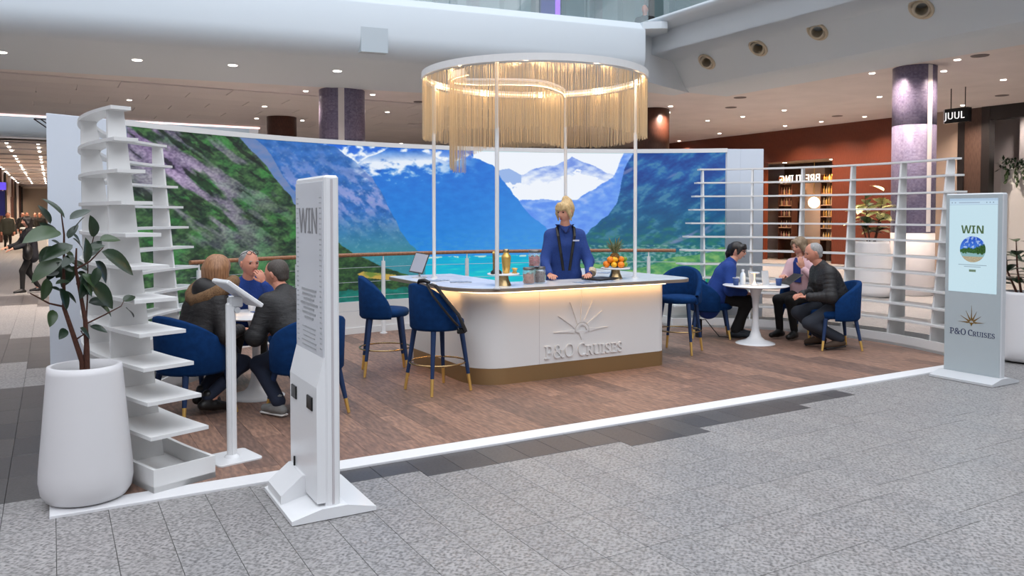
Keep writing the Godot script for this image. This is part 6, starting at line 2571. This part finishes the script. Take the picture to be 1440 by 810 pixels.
func hair_of(kind: String) -> Array:
	var h := CAP.duplicate(true)
	match kind:
		"short":
			h = [[0, 0.036, -0.032, 0, 0.042, -0.018, 0.083, 0.079], [0.026, -0.0, -0.05, 0.024, -0.04, -0.05, 0.05, 0.038], [-0.026, -0.0, -0.05, -0.024, -0.04, -0.05, 0.05, 0.038]]
		"bob":
			h = [[0, 0.03, -0.02, 0, 0.032, -0.005, 0.102, 0.098]]
			for s in [-1.0, 1.0]:
				h.append([s * 0.06, 0.02, -0.01, s * 0.078, -0.12, 0.005, 0.05, 0.036])
				h.append([s * 0.05, 0.0, -0.06, s * 0.055, -0.14, -0.055, 0.055, 0.042])
			h.append([0, 0.0, -0.07, 0, -0.145, -0.06, 0.06, 0.045])
		"updo":
			h.append([0.0, 0.10, -0.055, -0.01, 0.125, -0.05, 0.052, 0.04])
			h.append([0.0, 0.06, -0.085, 0.0, 0.02, -0.095, 0.045, 0.035])
			for s in [-1.0, 1.0]:
				h.append([s * 0.055, 0.06, 0.045, s * 0.080, -0.01, 0.035, 0.030, 0.018])
				h.append([s * 0.080, -0.01, 0.035, s * 0.084, -0.085, 0.03, 0.018, 0.009])
				h.append([s * 0.02, 0.085, 0.062, s * 0.045, 0.048, 0.086, 0.030, 0.016])
				h.append([s * 0.015, 0.08, 0.07, s * 0.012, 0.042, 0.092, 0.024, 0.013])
		"fringe":
			for s in [-1.0, 1.0]:
				h.append([s * 0.05, 0.06, 0.05, s * 0.078, -0.03, 0.03, 0.028, 0.015])
				h.append([s * 0.02, 0.08, 0.066, s * 0.035, 0.045, 0.088, 0.028, 0.014])
			h.append([0, 0.03, -0.10, 0.0, -0.06, -0.12, 0.04, 0.03])
			h.append([0, -0.06, -0.12, 0.0, -0.16, -0.10, 0.032, 0.012])
		"shoulder":
			for s in [-1.0, 1.0]:
				h.append([s * 0.055, 0.05, 0.04, s * 0.08, -0.05, 0.02, 0.03, 0.026])
				h.append([s * 0.075, -0.03, -0.01, s * 0.075, -0.13, -0.01, 0.034, 0.024])
				h.append([s * 0.02, 0.085, 0.06, s * 0.045, 0.05, 0.078, 0.028, 0.014])
			h.append([0, 0.0, -0.07, 0, -0.12, -0.06, 0.055, 0.045])
	return h

func build_people() -> void:
	var skin := sm(Color(0.80, 0.58, 0.49), 0.55)
	skin.subsurf_scatter_enabled = true
	skin.subsurf_scatter_strength = 0.08
	var skin2 := sm(Color(0.76, 0.52, 0.43), 0.55)
	var fleece := textured(sm(Color(0.155, 0.28, 0.57), 0.9), ntex(0.05, [grey(0.82), grey(1.0)], 51, 256), Vector3(6, 6, 6))
	var fleece2 := textured(sm(Color(0.075, 0.235, 0.54), 0.85), ntex(0.05, [grey(0.82), grey(1.0)], 52, 256), Vector3(6, 6, 6))
	var puffer := sm(Color(0.085, 0.08, 0.085), 0.65)
	var puffer2 := sm(Color(0.11, 0.105, 0.11), 0.6)
	var parka := sm(Color(0.105, 0.09, 0.088), 0.6)
	var crease := ntex(0.02, [], 81, 256, FastNoiseLite.TYPE_SIMPLEX_SMOOTH, 3, true)
	for m in [[puffer, Vector3(2.2, 8, 2.2), 1.3], [puffer2, Vector3(2.0, 9, 2.0), 1.6], [parka, Vector3(2.5, 7, 2.5), 1.1]]:
		m[0].normal_enabled = true
		m[0].normal_texture = crease
		m[0].normal_scale = m[2]
		m[0].uv1_triplanar = true
		m[0].uv1_world_triplanar = true
		m[0].uv1_scale = m[1]
	for m in [fleece, fleece2]:
		m.normal_enabled = true
		m.normal_texture = crease
		m.normal_scale = 0.7
	var denim := textured(sm(Color(0.12, 0.16, 0.25), 0.85), ntex(0.06, [grey(0.75), grey(1.0)], 53, 256), Vector3(9, 9, 9))
	var black_cloth := sm(Color(0.045, 0.042, 0.045), 0.85)
	var shoe_black := sm(Color(0.05, 0.045, 0.045), 0.4)
	var white_sole := sm(Color(0.80, 0.79, 0.77), 0.7)
	var grey_hair := textured(sm(Color(0.72, 0.71, 0.70), 0.7), ntex(0.05, [grey(0.6), grey(1.0)], 54, 256), Vector3(9, 2, 9))
	var dark_grey_hair := textured(sm(Color(0.38, 0.345, 0.32), 0.7), ntex(0.05, [grey(0.5), grey(1.0)], 55, 256), Vector3(10, 3, 10))
	var blond := textured(sm(Color(0.92, 0.83, 0.64), 0.55), ntex(0.04, [Color(0.62, 0.55, 0.45), Color(1, 1, 1)], 56, 256), Vector3(9, 1.3, 9))
	var brown_blond := textured(sm(Color(0.72, 0.55, 0.41), 0.5), ntex(0.03, [Color(0.5, 0.42, 0.38), Color(0.8, 0.75, 0.7), Color(1, 1, 1)], 57, 256), Vector3(8, 0.9, 8))
	var dark_hair := sm(Color(0.09, 0.065, 0.055), 0.45)
	var ash := textured(sm(Color(0.62, 0.54, 0.44), 0.6), ntex(0.04, [Color(0.6, 0.55, 0.5), Color(1, 1, 1)], 58, 256), Vector3(9, 1.3, 9))

	# hostess behind the counter
	var h := person("standing woman in a blue fleece with blonde updo behind the counter", P(4.78, DECK, 2.24), face(-0.45, -0.9), {
		"hip": 0.96, "lean": 0.10, "fem": true, "ankles": [Vector3(0.1, 0.085, 0.0), Vector3(-0.1, 0.085, 0.02)], "knee_pole": Vector3(0, 0, 1),
		"hands": [Vector3(0.22, 0.985, 0.30), Vector3(-0.19, 0.985, 0.33)], "elbow_pole": [Vector3(0.45, -0.3, -0.8), Vector3(-0.4, -0.3, -0.8)],
		"hand_dir": [Vector3(-0.25, -0.08, 1), Vector3(0.1, -0.08, 1)], "curl": [0.25, 0.35], "hem": 0.24, "bulk": -0.002, "skirt": 0.2,
		"look": Vector2(-0.75, 0.22), "poke": 0.15, "jacket": fleece, "trousers": black_cloth, "shoes": shoe_black, "skin": skin, "hair": blond, "brow": ash, "hair_bones": hair_of("updo"), "cell": 0.012})
	lanyard(h)
	hostess_details(h)

	# left table
	var w1 := person("seated woman in a dark parka with a fur hood, seen from behind", P(0.98, DECK, 1.90), face(1.0, 0.42), {
		"hip": 0.52, "lean": 0.36, "fem": true, "bulk": 0.022, "hem": 0.05, "skirt": 0.55, "ankles": [Vector3(0.12, 0.115, 0.16), Vector3(-0.10, 0.115, 0.08)],
		"hands": [Vector3(0.14, 0.66, 0.40), Vector3(-0.14, 0.66, 0.36)], "hand_dir": [Vector3(-0.4, -0.1, 1), Vector3(0.4, -0.1, 1)], "curl": [0.8, 0.8], "foot_pitch": 0.15, "quilt": 0.003,
		"look": Vector2(0.15, 0.1), "poke": 0.25, "jacket": parka, "trousers": denim, "shoes": shoe_black, "skin": skin, "hair": brown_blond, "hair_bones": hair_of("bob"), "face": false})
	fur_hood(w1)
	person("seated grey-haired man in a black quilted jacket, back to the camera", P(1.78, DECK, 1.50), face(-0.40, 1.0), {
		"hip": 0.53, "lean": 0.52, "bulk": 0.022, "hem": 0.05, "side": 0.02, "ankles": [Vector3(0.18, 0.09, 0.10), Vector3(-0.14, 0.09, 0.16)], "leg": 0.006,
		"hands": [Vector3(0.20, 0.62, 0.46), Vector3(-0.16, 0.62, 0.48)], "hand_dir": [Vector3(-0.6, -0.1, 1), Vector3(0.6, -0.1, 1)], "curl": [0.9, 0.9], "quilt": 0.004,
		"look": Vector2(0.35, 0.35), "poke": 0.35, "jacket": puffer, "trousers": denim, "shoes": sm(Color(0.5, 0.5, 0.49), 0.7), "sole": white_sole, "skin": skin2, "hair": dark_grey_hair, "hair_bones": hair_of("short"), "face": false})
	var m1 := person("seated white-haired man in a blue jacket with a hand at his mouth", P(1.62, DECK, 3.06), face(-0.1, -1.0), {
		"hip": 0.53, "lean": 0.42, "bulk": 0.012, "side": 0.05, "ankles": [Vector3(0.13, 0.09, 0.30), Vector3(-0.13, 0.09, 0.28)],
		"hands": [Vector3(0.13, 0.985, 0.47), Vector3(-0.20, 0.80, 0.42)], "hand_dir": [Vector3(-0.35, 0.85, -0.10), Vector3(0.5, -0.1, 1)], "hand_up": [Vector3(0.2, 0.2, 1), Vector3.UP], "thumb": [Vector3(-1, 0.2, 0), Vector3(1, 0, 0)], "curl": [1.5, 0.7],
		"elbow_pole": [Vector3(0.7, -1.0, 0.2), Vector3(-0.6, -0.8, -0.5)],
		"look": Vector2(0.35, 0.12), "poke": 0.2, "jacket": fleece2, "trousers": black_cloth, "shoes": shoe_black, "skin": skin2, "hair": grey_hair, "hair_bones": hair_of("short")})
	glasses(m1, Vector3(0, 0.075, -0.005), M.black, true)

	# right table
	var w2 := person("seated dark-haired woman in a long blue jacket wearing glasses", P(7.52, DECK, 2.84), face(0.80, -0.62), {
		"hip": 0.53, "lean": 0.46, "fem": true, "bulk": 0.022, "hem": 0.15, "skirt": 0.16, "ankles": [Vector3(0.07, 0.09, 0.34), Vector3(-0.09, 0.09, 0.28)], "leg": 0.012,
		"hands": [Vector3(0.04, 0.60, 0.40), Vector3(-0.12, 0.60, 0.40)], "hand_dir": [Vector3(-0.5, -0.3, 1), Vector3(0.5, -0.3, 1)], "curl": [0.7, 0.7],
		"look": Vector2(-0.4, 0.2), "poke": 0.3, "jacket": fleece2, "trousers": black_cloth, "shoes": sm(Color(0.10, 0.13, 0.16), 0.6), "skin": skin, "hair": dark_hair, "hair_bones": hair_of("fringe")})
	glasses(w2, Vector3(0, 0.012, 0.0), M.black, false)
	var w3 := person("seated blonde woman in a pale pink top beside the man in black", P(8.62, DECK, 2.30), face(-1.0, -0.12), {
		"hip": 0.53, "lean": 0.12, "fem": true, "bulk": 0.006, "ankles": [Vector3(0.1, 0.09, 0.36), Vector3(-0.1, 0.09, 0.38)],
		"hands": [Vector3(0.17, 0.92, 0.30), Vector3(-0.06, 0.80, 0.34)], "hand_dir": [Vector3(-0.1, 0.9, 0.25), Vector3(0.3, 0.2, 1)], "hand_up": [Vector3(0.3, 0, 1), Vector3.UP], "thumb": [Vector3(-1, 0.1, 0), Vector3(1, 0, 0)], "curl": [1.1, 0.9],
		"elbow_pole": [Vector3(0.8, -1.0, 0.0), Vector3(-0.6, -0.8, -0.3)],
		"look": Vector2(-0.2, 0.35), "poke": 0.3, "jacket": sm(Color(0.80, 0.66, 0.68), 0.85), "trousers": black_cloth, "shoes": shoe_black, "skin": skin, "hair": ash, "hair_bones": hair_of("shoulder")})
	scarf(w3)
	person("seated white-haired man in a black puffer jacket in profile at the right table", P(8.19, DECK, 1.46), face(-0.88, 0.48), {
		"hip": 0.53, "lean": 0.40, "bulk": 0.024, "hem": 0.04, "ankles": [Vector3(0.13, 0.11, 0.02), Vector3(-0.14, 0.11, 0.14)], "leg": 0.01,
		"hands": [Vector3(0.13, 0.63, 0.40), Vector3(-0.05, 0.64, 0.40)], "hand_dir": [Vector3(-0.5, 0.0, 1), Vector3(0.6, 0.0, 1)], "curl": [0.9, 0.9], "quilt": 0.007, "foot_pitch": 0.1,
		"look": Vector2(-0.1, 0.3), "poke": 0.35, "jacket": puffer2, "trousers": sm(Color(0.13, 0.15, 0.19), 0.85), "shoes": sm(Color(0.26, 0.20, 0.15), 0.8), "sole": shoe_black, "skin": skin2, "hair": grey_hair, "hair_bones": hair_of("short")})

	# woman walking past on the left
	var wk := person("woman in dark clothes walking past on the far left, arm held out", P(-0.36, 0, 14.4), face(-0.9, -0.35), {
		"hip": 0.9, "lean": 0.05, "fem": true, "bulk": 0.02, "hem": 0.1, "scale": 0.94, "cell": 0.018, "ankles": [Vector3(0.07, 0.085, 0.20), Vector3(-0.07, 0.09, -0.18)], "knee_pole": Vector3(0, 0, 1),
		"hands": [Vector3(0.20, 1.0, 0.40), Vector3(-0.18, 1.02, 0.38)], "look": Vector2(0.0, 0.1), "jacket": sm(Color(0.06, 0.065, 0.10), 0.8), "trousers": black_cloth, "shoes": shoe_black, "sole": white_sole, "skin": skin, "hair": dark_hair, "hair_bones": hair_of("shoulder"), "face": false})
	var st := new_st()
	ball(st, Vector3.ZERO, Vector3(0.09, 0.17, 0.2), 12)
	tube(st, [Vector3(0, 0.12, -0.12), Vector3(-0.02, 0.45, -0.03), Vector3(0, 0.12, 0.12)], 0.014, 6)
	var hb := obj("handbag", st, M.black)
	hb.position = P(-0.40, 0.86, 14.12)
	tag(hb, "black handbag on the arm of the walking woman", "bag")
	# man on the balcony
	person("man in black leaning behind the balcony glass", P(13.2, 5.2, 11.15), face(-0.7, -0.7), {
		"hip": 0.95, "lean": 0.12, "bulk": 0.02, "cell": 0.02, "ankles": [Vector3(0.1, 0.085, 0), Vector3(-0.1, 0.085, 0)], "knee_pole": Vector3(0, 0, 1),
		"hands": [Vector3(0.2, 1.1, 0.3), Vector3(-0.2, 1.1, 0.3)], "look": Vector2(-0.3, 0.1), "jacket": puffer, "trousers": black_cloth, "shoes": shoe_black, "skin": skin2, "hair": dark_hair, "hair_bones": hair_of("short"), "face": false})
	# far shoppers
	var far_specs := [
		[-1.05, 41.0, sm(Color(0.16, 0.15, 0.13), 0.8), "far shopper in dark brown standing nearest the kiosk", 0.2],
		[-0.5, 44.0, black_cloth, "far shopper in black just left of the white wing panel", -0.4],
		[-1.4, 47.0, sm(Color(0.07, 0.07, 0.09), 0.8), "far shopper in charcoal in the middle of the concourse", 0.5],
		[-2.15, 50.0, sm(Color(0.55, 0.48, 0.42), 0.8), "far shopper in a beige coat by the shopfronts", 0.0],
		[-1.75, 38.5, sm(Color(0.22, 0.23, 0.20), 0.8), "far shopper in mottled green at the left edge", 0.3],
		[-0.85, 52.0, sm(Color(0.12, 0.11, 0.12), 0.8), "farthest shopper in dark grey on the concourse", -0.2]]
	for e in far_specs:
		person(e[3], P(e[0], 0, e[1]), face(e[4], -1.0), {
			"hip": 0.94, "lean": 0.03, "bulk": 0.03, "cell": 0.034, "hem": 0.14, "ankles": [Vector3(0.09, 0.085, 0.06), Vector3(-0.09, 0.085, -0.06)], "knee_pole": Vector3(0, 0, 1),
			"hands": [Vector3(0.26, 0.85, 0.08), Vector3(-0.26, 0.85, 0.05)], "look": Vector2.ZERO, "jacket": e[2], "trousers": black_cloth, "shoes": shoe_black, "skin": skin2, "hair": dark_hair, "hair_bones": CAP, "face": false, "group": "far shoppers on the concourse"})
	drop_notes()

func drop_notes() -> void:
	for c in get_children():
		for m in ["head", "turned"]:
			if c.has_meta(m): c.remove_meta(m)

func lanyard(p: Node3D) -> void:
	var st := new_st()
	ribbon(st, [Vector3(0.055, 1.50, 0.0), Vector3(0.09, 1.47, 0.10), Vector3(0.085, 1.38, 0.175), Vector3(0.055, 1.2, 0.20), Vector3(0.03, 1.02, 0.205)], 0.03, Vector3(1, 0, 0.1))
	ribbon(st, [Vector3(-0.055, 1.50, 0.0), Vector3(-0.09, 1.47, 0.10), Vector3(-0.085, 1.38, 0.175), Vector3(-0.06, 1.2, 0.20), Vector3(-0.035, 1.02, 0.205)], 0.03, Vector3(1, 0, -0.1))
	obj("lanyard", st, M.black, p)

func hostess_details(p: Node3D) -> void:
	# collar, chest badge, pale cuff on her left wrist
	var st := new_st()
	ribbon(st, [Vector3(0.085, 1.485, 0.03), Vector3(0.055, 1.485, 0.11), Vector3(0.015, 1.42, 0.155)], 0.05, Vector3(0.6, 0.6, 0.3))
	ribbon(st, [Vector3(-0.085, 1.485, 0.03), Vector3(-0.055, 1.485, 0.11), Vector3(-0.015, 1.42, 0.155)], 0.05, Vector3(-0.6, 0.6, 0.3))
	obj("collar", st, sm(Color(0.08, 0.16, 0.40), 0.9), p)
	st = new_st()
	bx(st, Vector3(0.10, 1.335, 0.196), Vector3(0.07, 0.016, 0.006), 0.0, Basis(Vector3.UP, 0.25))
	obj("chest_badge", st, sm(Color(0.72, 0.74, 0.82), 0.6), p)
	st = new_st()
	tube(st, [Vector3(0.262, 1.03, 0.25), Vector3(0.255, 1.01, 0.275), Vector3(0.25, 0.995, 0.30)], [0.043, 0.045, 0.042], 14)
	obj("wrist_wrap", st, sm(Color(0.72, 0.66, 0.56), 0.85), p)

func glasses(p: Node3D, off: Vector3, m: Material, raised: bool) -> void:
	var hd: Vector3 = p.get_meta("head")
	var hb: Basis = p.get_meta("turned")
	if raised: hb = hb * Basis(Vector3.RIGHT, -0.5)
	var st := new_st()
	for s in [-1.0, 1.0]:
		var pts := []
		for k in 14:
			var a := TAU * k / 14
			pts.append(hd + hb * (off + Vector3(s * 0.033 + 0.024 * cos(a), 0.018 * sin(a), 0.098)))
		tube(st, pts, 0.0028, 5, false, true)
		tube(st, [hd + hb * (off + Vector3(s * 0.057, 0.004, 0.096)), hd + hb * (off + Vector3(s * 0.082, 0.004, 0.05)), hd + hb * (off + Vector3(s * 0.083, 0.0, -0.01))], 0.0028, 5)
	tube(st, [hd + hb * (off + Vector3(-0.01, 0.004, 0.1)), hd + hb * (off + Vector3(0.01, 0.004, 0.1))], 0.0028, 5)
	obj("glasses", st, m, p)

func fur_hood(p: Node3D) -> void:
	var hd: Vector3 = p.get_meta("head")
	var b := []
	var pts := []
	for k in 13:
		var a := lerpf(-2.35, 2.35, k / 12.0) # open to the front
		pts.append(hd + Vector3(0.18 * sin(a), -0.165 - 0.075 * cos(a) + 0.03 * absf(sin(a)), -0.05 - 0.15 * cos(a)))
	for k in 12: b.append([pts[k], pts[k + 1], 0.052, 0.052])
	var r2 := RandomNumberGenerator.new()
	r2.seed = 9
	var base := sdf_mesh(b, 0.014, 0.01)
	var st := new_st()
	var ms := new_st()
	ms.append_from(base, 0, Transform3D())
	var arr := base.surface_get_arrays(0)
	var vs: PackedVector3Array = arr[Mesh.ARRAY_VERTEX]
	var ns: PackedVector3Array = arr[Mesh.ARRAY_NORMAL]
	for k in vs.size():
		for e in 3:
			var d := (ns[k] + Vector3(r2.randf_range(-0.7, 0.7), r2.randf_range(-0.9, 0.3), r2.randf_range(-0.7, 0.7))).normalized()
			leaf_blade(st, vs[k], d, r2.randf_range(0.028, 0.055), 0.0045)
	var fur := textured(sm(Color(0.50, 0.39, 0.28), 0.9), ntex(0.03, [Color(0.45, 0.4, 0.36), Color(0.9, 0.86, 0.8), Color(1, 1, 1)], 61, 256), Vector3(9, 9, 9))
	node_of("fur_trim", base, fur, p)
	var o := obj("fur_hair", st, fur, p)
	o.set_meta("kind", "stuff")
	b = [[hd + Vector3(0.06, -0.17, -0.09), hd + Vector3(-0.06, -0.17, -0.09), 0.09, 0.09], [hd + Vector3(0.0, -0.14, -0.14), hd + Vector3(0.0, -0.22, -0.15), 0.08, 0.07]]
	blob(b, 0.014, 0.02, sm(Color(0.085, 0.075, 0.075), 0.6), "hood", p)

func scarf(p: Node3D) -> void:
	var st := new_st()
	ribbon(st, [Vector3(0.0, 1.04, 0.12), Vector3(0.0, 0.98, 0.165), Vector3(0.0, 0.85, 0.16), Vector3(0.0, 0.72, 0.15)], 0.11, Vector3(1, 0, 0))
	obj("scarf", st, textured(sm(Color(0.12, 0.25, 0.55), 0.8), ntex(0.06, [Color(0.5, 0.55, 0.7), Color(1, 1, 1)], 63, 128), Vector3(8, 8, 8)), p)
